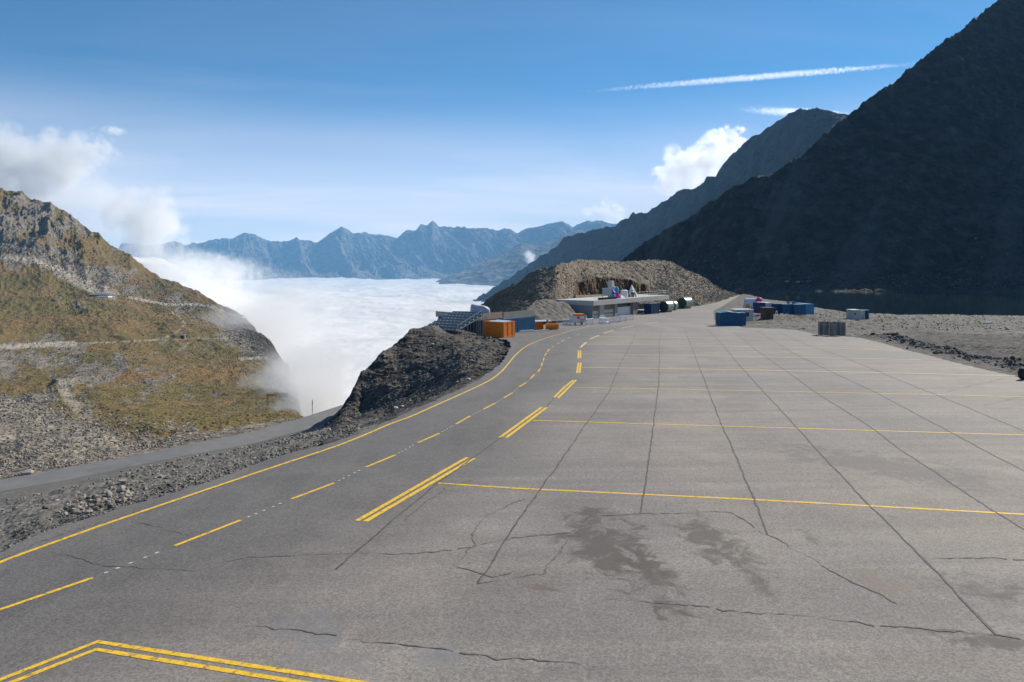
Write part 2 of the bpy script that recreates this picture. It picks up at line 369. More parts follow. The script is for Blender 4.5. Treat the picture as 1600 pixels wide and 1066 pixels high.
DASH = [((-90,984),(-20,960)),((-12,957),(145,903)),((273,853),(376,813)),((455,780),(522,755)),((572,730),(618,711)),((653,692),(687,677)),((712,663),(735,650)),((755,640),(774,630)),((787,622),(801,614)),
        ((811,605),(822,598)),((829,592),(835,585)),((841,581),(844,576)),((846,572),(847,567)),((849,564),(850,559)),((851,556),(854,552)),((855,550),(859,545)),
        ((862,543),(866,541)),((870,538),(874,536)),((877,534),(882,531)),((887,529),(892,527)),((900,524),(906,522))]
mark("centre_line_dash", [list(d) for d in DASH[1:]], .12, YELM, label="broken yellow centre line of the road")
dd = []
for a, b in zip(DASH[1:-8], DASH[2:-7]):
    for t in (.14, .28, .44, .62, .76):
        x, y = a[1][0] + (b[0][0]-a[1][0])*t, a[1][1] + (b[0][1]-a[1][1])*t
        dd.append([(x, y), (x + .045*(b[0][0]-a[1][0]), y + .045*(b[0][1]-a[1][1]))])
mark("old_white_dash", dd, .07, WHTM, label="faint white remains of the old centre line")
mark("double_line", [[(558,814),(730,715)],[(571,815),(741,716)],[(781,684),(847,636)],[(791,684),(854,637)],[(866,621),(882,605),(896,594)],[(872,622),(888,606),(900,594)],
     [(901.5,583),(904,567)],[(905.5,583),(907.5,567)],[(903.5,560),(904,548)],[(907,560),(907,548)]], .16, YELM, label="double yellow line parting the road from the parking area")
mark("single_line_dash", [[(907,543),(916,535)],[(922,530),(936,524)],[(943,521),(959,516)],[(970,513),(991,509)],[(1008,506),(1029,503)]], .28, YELW)
mark("bay_corner_line", [[(-10,1066.5),(152,1003),(575,1069)],[(8,1070.5),(150,1015),(490,1070)],], .115, YELM, label="double yellow chevron at the near corner")
mark("bay_line", [[(683,755),(800,763),(1178,781),(1600,804),(1700,810)],[(832,657),(1128,666),(1600,680),(1760,686)],[(895,605.5),(1193,611),(1596,620)]], .13, YELM)
mark("worn_bay_line", [[(906,574),(1161,578),(1586,587)],[(908,553),(1091,556),(1438,562)],[(911,538),(1137,541),(1369,546)],[(930,526),(1198,529)]], .22, YELW)
JN = [[(745,911),(802,825),(891,700),(918,660),(952,612),(969,568),(985,540),(996,515)],[(525,890),(610,816),(682,757),(742,714),(785,682)],[(854,636),(866,622)],
 [(1002,802),(1016,700),(1022,656),(1029,605),(1030,568),(1030,535),(1035,513)],[(1200,836),(1178,781),(1147,705),(1128,666),(1110,619),(1094,577),(1082,547),(1070,515)],
 [(1595,999),(1555,992),(1510,945),(1445,875),(1360,790),(1275,702),(1244,667),(1193,612),(1151,566),(1126,535),(1105,515)],
 [(1640,850),(1550,797),(1490,757),(1405,702),(1364,670),(1276,614),(1221,575),(1179,545),(1144,517)],
 [(1640,757),(1535,702),(1484,675),(1369,614),(1295,579),(1239,552),(1184,517)],[(1640,690),(1507,635),(1392,589),(1313,556),(1262,540),(1216,519)]]
ix_ = np.zeros(len(vx), int)
for q_ in sorted([j_ for j_ in JN if len(j_) > 4], key=lambda j_: G(*j_[len(j_) // 2])[0]):
    w_ = sorted([G(*p)[:2] for p in q_], key=lambda t: t[1]); ix_ += vx > np.interp(vy, [t[1] for t in w_], [t[0] for t in w_])
st_tone = np.array([.5, .62, .30, .72, .42, .66, .28, .58, .45, .7])[ix_]; st_tone = .5 + (st_tone - .5) * tn * sst(8, 15, vy)
cb_ = np.stack([tn, np.clip(st_tone + .22 * fbm(vx, vy, 0 * vx, 7, 4, .6, 301), 0, 1), 0 * tn, 1 + 0 * tn], 1).astype(np.float32)
if len(lot_o.data.vertices) == len(vx): lot_o.data.color_attributes["zone"].data.foreach_set("color", cb_.ravel())
mark("tar_joint", JN, .05, TAR, dz=0.010, jit=.012, wj=.35, step=.25, label="dark tar joints between the paving strips")
CR = [[(800,842),(850,836),(890,832),(920,807),(1050,801),(1140,800),(1197,835)],[(920,807),(880,855),(845,897),(800,905),(745,911)],[(1200,836),(1250,862),(1300,892),(1350,915),(1400,945)],
 [(952,936),(1050,945),(1200,959),(1375,976),(1500,987),(1600,1000)],[(385,871),(440,867),(560,866),(650,865),(715,859),(750,851),(800,843)],
 [(820,780),(800,787),(760,807),(737,835),(742,850),(705,885),(770,902),(800,897)],[(385,979),(450,985),(525,995)],[(550,1000),(680,1014),(800,1030)],[(215,817),(295,837)],
 [(85,860),(160,884),(310,892)],[(800,1027),(905,1042)],[(355,878),(385,871)],[(630,815),(700,760),(740,750)],[(1440,872),(1520,872),(1600,875)],[(1480,612),(1583,588)],[(1540,634),(1600,618)],
 [(1090,545),(1160,552),(1260,560)],[(905,640),(960,650),(1010,648)],[(1250,560),(1300,572),(1400,583)]]
m = MT("crack_dirt"); CRM = m.fin(m.mix(m.ramp(m.noise(9, 4, .7), .35, .65), (.095, .086, .078), (.16, .145, .13)), .9)
mark("surface_crack", CR, .022, CRM, dz=0.009, jit=.030, wj=.7, step=.12, label="fine wandering cracks in the old asphalt")

# ================================================================ LEFT: bank, lower road, far valley side
cols = np.linspace(-420, 590, 640)
lotE = lambda px: float(interp1([(-420,1010),(-330,985),(-150,920),(0,861),(70,829),(196,791),(308,759),(395,728),(455,707),(525,691),(560,677),(600,660)], px))
rdN = [(-420,838),(-300,822),(0,768),(119,747),(196,730),(297,710),(385,695),(472,672),(535,656),(600,638)]
rdF = [(-420,812),(-300,799),(0,750),(105,731),(210,712),(301,693),(385,677),(472,653),(535,633),(600,612)]
zr = [(-420,-21.5),(0,-23),(300,-24),(535,-26),(600,-27)]
def rD(px, tab): return -float(interp1(zr, px)) * F / (float(interp1(tab, px)) - HY)
def lkey(px, *st):
    e = lotE(px); de = gD(px, e + 2)
    return (px, [(e + 14, gD(px, e + 14) * 0.999 + 0), (e + 1, de + .2), (float(interp1(rdN, px)) + 1, rD(px, rdN)), (float(interp1(rdF, px)), rD(px, rdF))] + list(st))
LK = [lkey(-420,(770,88),(700,140),(640,220),(580,360),(540,480),(500,620),(460,820),(395,960),(330,1080),(250,1260)),
      lkey(-150,(735,92),(700,125),(640,205),(580,340),(540,460),(500,610),(460,810),(400,950),(335,1080),(270,1230)),
      lkey(0,(722,92),(700,110),(640,200),(580,330),(540,450),(500,600),(460,800),(400,950),(345,1060),(292,1200)),
      lkey(60,(712,96),(690,118),(635,205),(578,340),(538,470),(500,620),(460,820),(405,965),(358,1070),(308,1200)),
      lkey(110,(703,100),(682,124),(630,210),(576,350),(537,480),(500,640),(462,840),(415,975),(378,1075),(345,1190)),
      lkey(150,(695,104),(676,130),(626,215),(575,360),(536,490),(500,650),(462,850),(425,990),(396,1080),(368,1180)),
      lkey(200,(686,110),(668,136),(620,225),(572,370),(535,505),(505,640),(478,800),(448,960),(424,1070),(402,1160)),
      lkey(240,(679,114),(660,142),(615,235),(570,385),(535,530),(510,660),(490,800),(470,930),(450,1040),(430,1140)),
      lkey(300,(669,118),(650,155),(612,250),(570,400),(540,530),(520,640),(502,760),(486,890),(470,1000),(455,1100)),
      lkey(350,(660,124),(644,160),(612,250),(575,390),(552,500),(535,600),(518,720),(504,830),(492,930),(480,1020)),
      lkey(390,(652,130),(638,168),(612,250),(584,360),(566,450),(552,530),(540,620),(528,720),(516,820),(505,900)),
      lkey(420,(648,134),(636,166),(616,232),(596,310),(582,390),(570,460),(560,530),(550,610),(540,690),(530,760)),
      lkey(450,(650,130),(642,150),(630,180),(618,225),(608,280),(602,330),(596,390),(591,460),(586,530),(580,600)),
      lkey(470,(652,128),(649,138),(646,150),(643,162),(640,175),(637,190),(634,205),(631,220),(628,235),(625,250)),
      lkey(490,(655,126),(661,132),(668,140),(680,150),(692,160),(705,170),(718,180),(731,190),(745,200),(760,210)),
      lkey(590,(632,150),(640,160),(650,170),(662,180),(674,190),(686,200),(700,210),(715,220),(730,230),(745,240))]
segs = [3, 90, 8, 34, 34, 52, 46, 34, 36, 36, 44, 44, 44]
X, Y, Z, PXc, T = relief(LK, cols, segs)
Z0 = Z.copy()
slope_m = sst(3.0, 3.6, T)
bank_m = sst(0.9, 1.15, T) * (1 - sst(1.80, 1.9, T))
far_ = sst(3.3, 6, T)
base = smooth_cols(smooth_rows(Z.copy(), 25), 10); Z = Z * (1 - slope_m) + base * slope_m
PY = pyof(Y, Z)
crag = np.exp(-(((PXc - 70) / 80) ** 2 + ((PY - 365 - (PXc - 60) * .25) / 42) ** 2)) + .8 * np.exp(-(((PXc + 60) / 90) ** 2 + ((PY - 340) / 50) ** 2)) + .7 * np.exp(-(((PXc - 95) / 28) ** 2 + ((PY - 598) / 14) ** 2)) + .6 * np.exp(-(((PXc - 125) / 60) ** 2 + ((PY - 487 - (PXc - 125) * .35) / 8) ** 2))
crag = np.clip(crag, 0, 1)
big = fbm(X, Y, Z * 0, 120, 5, .5, 1); rdg = fbm(X + .7 * Y, (Y - .7 * X) * .35, Z * 0, 45, 5, .55, 2, ridged=True)
sml = fbm(X, Y, Z * 0, 6, 4, .6, 4); wr1 = worley(X, Y, 5.5, 3); wr0 = worley(X, Y, 1.3, 8); wr3 = worley(X, Y, 22, 9)
Z = Z + slope_m * (far_ * big * (3 + Y * .006) + sst(3.2, 4.6, T) * (rdg * (1.2 + Y * .0035) * (1 + 2.6 * crag)) + sml * (.3 + .0008 * Y) + (.5 - wr1) * sst(3.1, 3.9, T) * (.7 + 0.0010 * Y) + (.5 - wr0) * .45 * (1 - sst(3.6, 5.5, T)))
Z = Z + slope_m * crag * fbm(X, Y, Z0, 28, 5, .6, 11, ridged=True) * 8 * np.clip(Y / 900, .1, 1.2)
Z = Z + bank_m * (fbm(X, Y, Z * 0, 7, 5, .6, 5) * .55 + (.5 - worley(X, Y, .8, 2)) * .16 + fbm(X, Y, Z * 0, 1.6, 4, .6, 6) * .14 - .15)
PY = pyof(Y, Z); D_ = Y
nA = fbm(PXc / 1.0, PY * 2.2, 0 * Z, 60, 5, .55, 21); nB = fbm(PXc - PY * .8, PY * 2 + PXc * .9, 0 * Z, 26, 5, .6, 22)
grass = .62 + .65 * nA + .85 * nB
grass -= .9 * np.exp(-(((PXc - 150) / 190) ** 2 + ((PY - 425 - (PXc - 130) * .36) / 22) ** 2)) * .8    # scree band under the crags
grass -= .75 * np.exp(-(((PXc - 170) / 110) ** 2 + ((PY - 575 - (PXc - 170) * .22) / 26) ** 2))    # grey boulder field
grass -= .5 * np.exp(-(((PXc - 20) / 80) ** 2 + ((PY - 560) / 24) ** 2))
grass -= 1.1 * sst(0, 60, PY - (600 + PXc * .28)); grass -= 1.2 * np.exp(-((PXc - 400) / 60) ** 2 - ((PY - 530) / 26) ** 2) * sst(0, 12, 560 - PY)
grass += .5 * np.exp(-(((PXc - 230) / 120) ** 2 + ((PY - 490) / 22) ** 2)); grass -= crag * .6
grass += .35 * np.exp(-(((PXc - 350) / 70) ** 2 + ((PY - 600) / 40) ** 2))
grass += .27
grass = grass * slope_m * sst(3.15, 3.7, T) + bank_m * (-.15 + .25 * nA)
def trk(pts, wpx, soft=1.2): return 1 - sst(wpx / 2, wpx / 2 + soft, dpoly(PXc, PY, pts, False))
track = np.maximum.reduce([trk([(-200,552),(0,543),(60,539),(116,537)], 6, 2), trk([(116,537),(175,535),(231,532),(256,529),(278,518),(289,506),(281,495),(269,489),(277,484)], 1.6, 1.0) * .6,
    .5 * trk([(231,532),(312,529),(372,529)], 1.0, 1.0), trk([(375,561),(428,558)], 3.5), trk([(203,465),(262,476),(312,476),(331,479),(362,492)], 3), trk([(-200,396),(0,401),(56,407),(91,423)], 3),
    .75 * trk([(91,423),(130,444),(178,461)], 13, 4), .6 * trk([(-200,396),(0,401),(56,407),(91,423)], 6, 3), .7 * trk([(95,600),(110,625),(160,672),(190,700)], 9, 9) * (nB > -.1), .6 * trk([(-40,625),(30,640),(90,665),(150,690)], 12, 14) * (nB > 0)])
track = track * slope_m * sst(3.05, 3.3, T)
track = np.maximum(track, .55 * slope_m * sst(10, 50, PY - (640 + PXc * .17)) * sst(-.2, .3, nB))
GREY = trk([(372,529),(370,545),(367,559)], 6, 1.5)
attr = np.stack([grass, track * (1 - GREY), np.zeros_like(Z), np.ones_like(Z)], -1)
sl = T >= 3.0
nr, nc = Z.shape
r3 = int(np.argmax(T[:, 0] >= 2.999)); r2 = int(np.argmax(T[:, 0] >= 1.999))
def sheet(name, r0, r1, mat, attr=attr, label=None, lift=0.0, cc=slice(None), smooth=False):
    A = np.stack([X[r0:r1, cc], Y[r0:r1, cc], Z[r0:r1, cc] + lift], -1); n_r, n_c = A.shape[:2]
    return struct(np_mesh(name, A.reshape(-1, 3), grid_faces(n_r, n_c), mat, attr[r0:r1, cc].reshape(-1, 4), smooth), label=label)
# backside so that the skyline has thickness
xe = X[-1:] * 1.25; ye = Y[-1:] * 1.25; ze = Z[-1:] - Y[-1:] * .35
X = np.vstack([X, xe]); Y = np.vstack([Y, ye]); Z = np.vstack([Z, ze]); attr = np.concatenate([attr, attr[-1:]], 0); PXL = np.vstack([PXc, PXc[-1:]]); T = np.vstack([T, T[-1:]])
sheet("mountain_slope", r3, Z.shape[0], M_LEFT, attr, label="grassy and stony valley side across the lower road")
sheet("gravel_bank", 0, r2 + 1, M_BANK, attr, label="rubble bank falling from the parking area to the lower road")
LX, LY, LZ, LT, LPX = X, Y, Z, T, PXL
# lower road: its own sheet 6 cm over the bank
m = MT("lower_road_asphalt"); n = m.noise(.5, 6, .6, .5); f_ = m.noise(30, 4, .7)
c = m.mix(m.ramp(n, .35, .65), (.135, .133, .132), (.165, .162, .16)); c = m.mix(m.ramp(m.noise(.9, 5, .6, .2, m.mapv((1, .15, 1), (0, 0, R(-25)))), .62, .72, 0, .6), c, (.10, .10, .10))
c = m.mix(1.0, c, m.mix(f_, (.85,) * 3, (1.12,) * 3), 'MULTIPLY'); LROAD = m.fin(c, .85)
A = np.stack([X[r2:r3 + 1], Y[r2:r3 + 1], Z[r2:r3 + 1]], -1)
A[:, :, 2] += .02; n_r, n_c = A.shape[:2]
struct(np_mesh("lower_road", A.reshape(-1, 3), grid_faces(n_r, n_c), LROAD), label="narrow asphalt road below the parking area")

# ================================================================ SPUR of dark rock left of the road
SK = [(505,[(700,gD(505,700)),(690,30),(684,48),(678,60),(672,68),(668,74),(668,76),(690,86)]),
      (532,[(696,gD(532,696)),(684,32),(674,50),(664,62),(652,68),(643,71),(636,73),(668,100)]),
      (546,[(690,gD(546,690)),(680,33),(672,52),(662,66),(650,69),(634,72),(618,75),(642,112)]),
      (562,[(684,gD(562,684)),(674,34),(666,56),(652,70),(632,73),(605,76),(580,79),(600,118)]),
      (600,[(668,gD(600,668)),(658,36),(650,60),(638,70),(612,74),(578,79),(545,84),(566,124)]),
      (640,[(652,gD(640,652)),(642,39),(636,58),(620,70),(590,76),(552,83),(514,92),(540,134)]),
      (680,[(635,gD(680,635)),(626,43),(620,56),(602,67),(574,75),(540,85),(508,96),(560,120)]),
      (720,[(618,gD(720,618)),(608,48),(602,54),(584,62),(560,73),(536,88),(512,104),(520,128)]),
      (750,[(605,gD(750,605)),(592,55),(586,60),(572,67),(552,78),(534,92),(517,108),(512,132)]),
      (775,[(590,gD(775,590)),(577,61),(570,66),(560,73),(547,83),(534,94),(521,106),(508,134)]),
      (803,[(565,gD(803,565)),(556,70),(551,75),(546,80),(540,87),(532,97),(522,107),(506,134)])]
cs = np.linspace(505, 803, 420)
X, Y, Z, PXc, T = relief(SK, cs, [3, 22, 34, 44, 56, 56, 14])
Z0 = Z.copy(); Z = smooth_cols(smooth_rows(Z, 8), 8)
inn = sst(.9, 1.6, T); edge_fade = sst(803, 785, PXc) ; flat_top = sst(655, 690, PXc) * sst(5.3, 5.9, T)
amp = inn * (1 - .9 * flat_top) * (.25 + .75 * edge_fade)
Z = Z + amp * (fbm(X, Y, Z0, 9, 5, .55, 31, ridged=True) * .65 + (.5 - worley(X + .3 * Z0, Y, 2.6, 5)) * .32 * sst(1.8, 3, T) + fbm(X, Y, Z0, 1.6, 4, .6, 33) * .25 - .3)
Y = Y + amp * sst(2.2, 3.2, T) * fbm(X, Y, Z0, 5, 5, .6, 35, ridged=True) * 1.0
Z = np.where(T < 1.0, np.minimum(Z, zl(X, Y) - .06), Z)
Z = np.where(inlot(X, Y), np.minimum(Z, zl(X, Y) - .12), Z)
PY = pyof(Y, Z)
lit = np.exp(-(dpoly(PXc, PY, [(600, 628), (660, 597), (735, 562)], False) / 13) ** 2)  # strip of sunlit rubble, its light painted as a paler colour
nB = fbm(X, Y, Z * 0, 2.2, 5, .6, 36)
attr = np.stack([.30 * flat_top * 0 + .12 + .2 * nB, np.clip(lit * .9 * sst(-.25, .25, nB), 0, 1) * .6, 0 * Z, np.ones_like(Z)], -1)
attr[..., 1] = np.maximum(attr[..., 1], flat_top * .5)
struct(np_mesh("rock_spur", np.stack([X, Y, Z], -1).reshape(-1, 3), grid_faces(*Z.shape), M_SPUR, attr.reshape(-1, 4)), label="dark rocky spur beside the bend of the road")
SX, SY, SZ, ST, SPX = X, Y, Z, T, PXc

# ================================================================ GRAVEL FIELD to the right, lake
cols = np.linspace(700, 2600, 560); dr = np.exp(np.linspace(math.log(24), math.log(330), 330))
DD, CC = np.meshgrid(dr, cols, indexing='ij'); X = (CC - 800) / F * DD; Y = DD
ins = inlot(X, Y); dl = dpoly(X, Y, LOTP); so = np.where(ins, -dl, dl)
shore = interp1([(700, 900), (1120, 420), (1160, 330), (1200, 268), (1290, 216), (1345, 206), (1600, 190), (2600, 150)], CC) + 3 * fbm(CC / 8, DD / 20, 0 * X, 3, 3)
Z = zl(X, Y) - .12 - 2.3 * sst(2, 55, so) * sst(1180, 1300, CC)
outm = sst(.3, 3, so); rt = sst(1150, 1260, CC)
ridge = np.exp(-((so - 3.6) / 2.4) ** 2) * sst(1335, 1375, CC)
Z = Z + outm * (fbm(X, Y, 0 * X, 9, 5, .55, 41) * .55 * rt + (.5 - worley(X, Y, 1.6, 6)) * .35 * rt + fbm(X, Y, 0 * X, 1.5, 4, .6, 42) * .15)
Z = Z + ridge * (.25 + .5 * fbm(X, Y, 0 * X, 3, 4, .6, 43)) - .5 * np.exp(-((so - 8.5) / 3) ** 2) * sst(1335, 1400, CC) * (1 - 0)
heap = lambda px, D, h, r: h * np.exp(-(((X - (px - 800) / F * D) / r) ** 2 + ((Y - D) / r) ** 2))
Z = Z + outm * (heap(1210, 150, .9, 5) + heap(1240, 152, .8, 5) - heap(1265, 165, .9, 7) + heap(1390, 175, .6, 6) + heap(1290, 170, .5, 8) + heap(1182, 136, .45, 2.6) + heap(1214, 136, .4, 3.0) + heap(1244, 140, .6, 3.2) + heap(1272, 146, .9, 3.4) + heap(1330, 140, .7, 4) + heap(1365, 136, .8, 4) - heap(1320, 178, .8, 8))
rim = np.exp(-((DD - (shore - 8)) / 6) ** 2) * sst(1290, 1420, CC); Z = Z + rim * (.5 + .6 * fbm(X, Y, 0 * X, 4, 4, .6, 44))
drop = sst(0, 22, DD - shore); Z = Z - drop * 7.5
Z = np.where(ins | (so < .4), np.minimum(Z, zl(X, Y) - .12), Z)
darkb = np.exp(-((so - 3.8) / 2.6) ** 2) * sst(1335, 1360, CC)
smoothg = sst(4, 8, so) * (1 - sst(30, 46, so)) * sst(1385, 1450, CC)
nB = fbm(X, Y, 0 * X, 5, 4, .6, 45)
attr = np.stack([0 * Z - .1, .5 * rim + .25 * rt * sst(0, .5, nB), np.clip(darkb * (1 + nB) + .75 * smoothg * (1 + .5 * nB), 0, 1), 1 + 0 * Z], -1)
fc = lambda A: (A[:-1, :-1] + A[1:, 1:]) / 2
keep = ~((fc(so) < -3)) & ~(fc(CC) < 900)
struct(np_mesh("gravel_ground", np.stack([X, Y, Z], -1).reshape(-1, 3), grid_faces(*Z.shape, keep), M_FIELD, attr.reshape(-1, 4)), label="rough gravel ground beyond the parking area")
GFX, GFY, GFZ, GSO, GCC = X, Y, Z, so, CC
def gz(x, y):                        # height of the gravel sheet near a point
    px = 800 + F * x / y; j = int(np.clip(np.searchsorted(cols, px), 0, len(cols) - 1)); i = int(np.clip(np.searchsorted(dr, y), 0, len(dr) - 1))
    return float(GFZ[i, j])
def GG(px, py):                      # point where a view ray meets the gravel sheet
    j = int(np.clip(np.searchsorted(cols, px), 0, len(cols) - 1)); col = pyof(dr, GFZ[:, j])
    k = np.where(col <= py)[0]; i = int(k[0]) if len(k) else len(dr) - 1
    return ((px - 800) / F * dr[i], float(dr[i]), float(GFZ[i, j]))
# asphalt underside sheet well below the parking area so nothing shows through
m = MT("lake_water"); rp = m.noise(.6, 4, .6, .4, m.mapv((1, 2.5, 1))); m.bump(rp, .06, .06)
m.b.inputs["Specular IOR Level"].default_value = .5
WAT = m.fin((.008, .018, .020), .06, 0, .5)
lk = []
for px, d in ((1040, 520), (1120, 400), (1160, 325), (1200, 262), (1290, 212), (1600, 186), (2600, 145)): lk.append(((px - 800) / F * d, d))
lk += [((2600 - 800) / F * 420, 420.), ((1600 - 800) / F * 560, 560.), ((1040 - 800) / F * 640, 640.)]
me = bpy.data.meshes.new("lake_water"); me.from_pydata([(a, b, CZ - 15.6) for a, b in lk], [], [list(range(len(lk)))]); me.update()
struct(link_mesh("lake_water", me, WAT), label="dark still pond at the foot of the shaded mountain")

# ================================================================ MOUND behind the garage
sky_m = [(722,503),(730,496),(740,484),(765,460),(800,437),(830,420),(860,410),(885,404),(905,404),(930,405),(960,408),(985,403),(1010,401),(1040,403),(1060,409),(1090,425),(1115,440),(1135,452),(1150,459),(1175,462)]
sk = lambda px: float(interp1(sky_m, px))
MK = [(722,[(514,165),(512,185),(510,200),(508,212),(sk(722),225),(530,250)]),
      (740,[(509,165),(503,185),(496,200),(490,212),(sk(740),225),(520,250)]),
      (770,[(506,158),(494,180),(481,192),(469,204),(sk(770),215),(500,245)]),
      (800,[(502,152),(486,172),(469,184),(452,194),(sk(800),205),(490,245)]),
      (840,[(498,150),(479,166),(459,176),(437,186),(sk(840),196),(480,250)]),
      (870,[(490,158),(469,168),(449,176),(428,184),(sk(870),194),(480,260)]),
      (892,[(488,168),(462.5,182),(452,190),(430,197),(sk(892),206),(480,280)]),
      (898,[(486,172),(463,186),(461,200),(441,203),(sk(898),214),(480,285)]),
      (930,[(480,184),(462,196),(460,210),(434,212),(sk(930),232),(476,290)]),
      (985,[(472,204),(461,210),(459,220),(437,222),(sk(985),244),(470,300)]),
      (1012,[(476,206),(462,215),(459,222),(446,225),(sk(1012),250),(470,305)]),
      (1024,[(480,204),(464,216),(456,224),(440,234),(sk(1024),254),(470,305)]),
      (1050,[(484,200),(468,214),(452,228),(430,244),(sk(1050),262),(470,320)]),
      (1090,[(478,217),(466,228),(454,240),(440,254),(sk(1090),270),(470,330)]),
      (1120,[(471,244),(464,252),(458,260),(451,268),(sk(1120),280),(466,335)]),
      (1150,[(464.5,292),(463,298),(461.5,303),(460,309),(sk(1150),316),(464,345)]),
      (1175,[(464,330),(463.5,332),(463,334),(462.5,336),(462.3,338),(464,350)])]
cs = np.linspace(722, 1175, 640)
X, Y, Z, PXc, T = relief(MK, cs, [40, 40, 40, 52, 10]); Y = smooth_cols(Y, 30); Z = smooth_cols(Z, 30); X = (PXc - 800) / F * Y; Z0 = Z.copy()
Y = Y + 3.0 * sst(.5, 2, T) * fbm(X, Z * 1.5, 0 * Z, 9, 4, .6, 57) * sst(935, 860, PXc)
Z = smooth_cols(smooth_rows(Z, 2), 2)
cutm = sst(895, 900, PXc) * sst(1018, 1008, PXc)
wallm = cutm * sst(1.7, 2.0, T) * (1 - sst(3.0, 3.15, T)); floorm = cutm * sst(.9, 1.0, T) * (1 - sst(1.9, 2.0, T))
taper = sst(0, .25, T) * (1 - .9 * floorm) * sst(1175, 1130, PXc)
Z = Z + taper * (1 - .7 * wallm) * (fbm(X, Y, Z0, 22, 5, .5, 51) * 1.7 + (.5 - worley(X, Y, 2.2, 7)) * .35 + fbm(X, Y, Z0, 1.8, 4, .6, 52) * .35 + (.45 - worley(X, Y, 6, 17)) * .8 * sst(880, 1000, PXc) - .6)
Y = Y + wallm * fbm(X * 2, Y * .2, Z0 * .6, 5, 4, .6, 53, ridged=True) * 2.0
Z = np.where(T > 2.0, Z + cutm * (1 - sst(3, 3.4, T)) * .8 * fbm(X, 0 * Y, 0 * Y, 4, 3, .5, 54) * sst(2.4, 3, T), Z)
ii = inlot(X, Y) & (T < .2); Z = np.where(ii, np.minimum(Z, zl(X, Y) - .1), Z)
nB = fbm(X, Y, Z * 0, 6, 5, .6, 55); PY = pyof(Y, Z)
gr = .15 * nB + .28 * np.exp(-((PXc - 1030) / 60) ** 2 - ((PY - 455) / 22) ** 2) + .32 * sst(870, 800, PXc) + .25 * np.exp(-((PXc - 870) / 60) ** 2 - ((PY - 408) / 8) ** 2)
attr = np.stack([gr, .35 * sst(-.1, .4, nB) * sst(1000, 1100, PXc), np.clip(np.maximum(wallm * 1.2, .45 * sst(905, 800, PXc + 45 * nB - (PY - 440) * .5)), 0, 1), 1 + 0 * Z], -1)  # brown cut face; left end darker, soil tone plus shade put into colour
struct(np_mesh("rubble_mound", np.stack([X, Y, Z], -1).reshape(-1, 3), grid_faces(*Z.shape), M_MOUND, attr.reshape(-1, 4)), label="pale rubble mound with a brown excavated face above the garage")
MX, MY, MZ, MTt, MPX, MCUT = X, Y, Z, T, PXc, cutm
# small grey heap left of the garage
HK = [(790,[(508,118),(503,124),(500,130),(505,142)]),(812,[(506,124),(494,134),(487,140),(500,156)]),(835,[(504,132),(484,145),(470,152),(490,172)]),(862,[(502,140),(484,150),(468,158),(480,180)]),
      (885,[(501,146),(488,152),(472,162),(480,182)]),(905,[(500,152),(494,156),(488,160),(492,176)]),(918,[(499,157),(498,159),(497,161),(500,170)])]
cs = np.linspace(790, 918, 170); X, Y, Z, PXc, T = relief(HK, cs, [44, 44, 12]); Z0 = Z.copy(); Z = smooth_cols(smooth_rows(Z, 6), 5)
Z = Z + sst(0, .3, T) * (fbm(X, Y, Z0, 7, 4, .55, 61) * .9 + (.5 - worley(X, Y, 1.8, 9)) * .5) * sst(918, 890, PXc)
attr = np.stack([0 * Z - .1, .45 * sst(835, 850, PXc) * sst(1.5, 2, T), 0 * Z, 1 + 0 * Z], -1)  # paler upper right: sunlight on the heap put into the colour
struct(np_mesh("gravel_heap", np.stack([X, Y, Z], -1).reshape(-1, 3), grid_faces(*Z.shape), M_FIELD, attr.reshape(-1, 4)), label="grey earth heap against the left wall of the garage")
HX, HYY, HZ, HT, HPX = X, Y, Z, T, PXc

# ================================================================ DARK MOUNTAIN on the right
skr = [(900,470),(940,425),(985,396),(1011,386),(1040,366),(1074,344),(1100,326),(1124,312),(1155,294),(1169,286),(1195,268),(1216,262),(1229,265),(1255,249),(1274,231),(1300,207),(1320,181),(1360,152),(1400,128),(1450,96),(1500,54),(1550,14),(1600,-26),(1700,-95),(1850,-230),(2000,-380),(2600,-560)]
def rk(px, foot, dsky, f2=None):
    s_ = float(interp1(skr, px)); a = f2 or 452
    ym = [a - 14 + (s_ - a + 14) * t for t in (.33, .66)]
    D1 = foot * 1.07; dm = [D1 + (dsky - D1) * t for t in (.32, .64)]
    return (px, [(a + 12, foot * .93), (a, foot), (a - 14 if s_ < a - 20 else (a + s_) / 2, D1), (ym[0], dm[0]), (ym[1], dm[1]), (s_, dsky), (s_ + 60, dsky * 1.3)])
RKs = [rk(900, 680, 700, 474), rk(985, 620, 665, 452), rk(1074, 560, 640), rk(1155, 520, 625), rk(1229, 495, 615), rk(1300, 480, 645), rk(1400, 470, 696), rk(1500, 460, 758), rk(1600, 450, 870), rk(1800, 440, 900, 454), rk(2000, 425, 860, 455), rk(2600, 390, 700, 458)]
cs = np.concatenate([np.linspace(900, 1640, 740), np.linspace(1645, 2600, 160)]); X, Y, Z, PXc, T = relief(RKs, cs, [14, 40, 110, 110, 110, 12]); Z0 = Z.copy()
skc = np.interp(cs, [a for a, b in skr], [b for a, b in skr])
Z = smooth_rows(Z, 6)
ga = sst(1.0, 2.4, T); gb = sst(0, .6, T)
fl = (X * .68 - Y * .73)             # coordinate along the foot of the mountain
Z = Z + ga * (fbm(fl, (X + Y) * .12, 0 * Z, 90, 5, .55, 71, ridged=True) * 15 * (1 - .55 * sst(4, 5, T)) + fbm(X, Y, Z0, 24, 5, .62, 72, ridged=True) * 4) + gb * ((.5 - worley(X, Y, 9, 11)) * 3 + fbm(X, Y, Z0, 14, 4, .6, 73) * 2.2)
nB = fbm(X, Y, Z0, 30, 5, .6, 74)
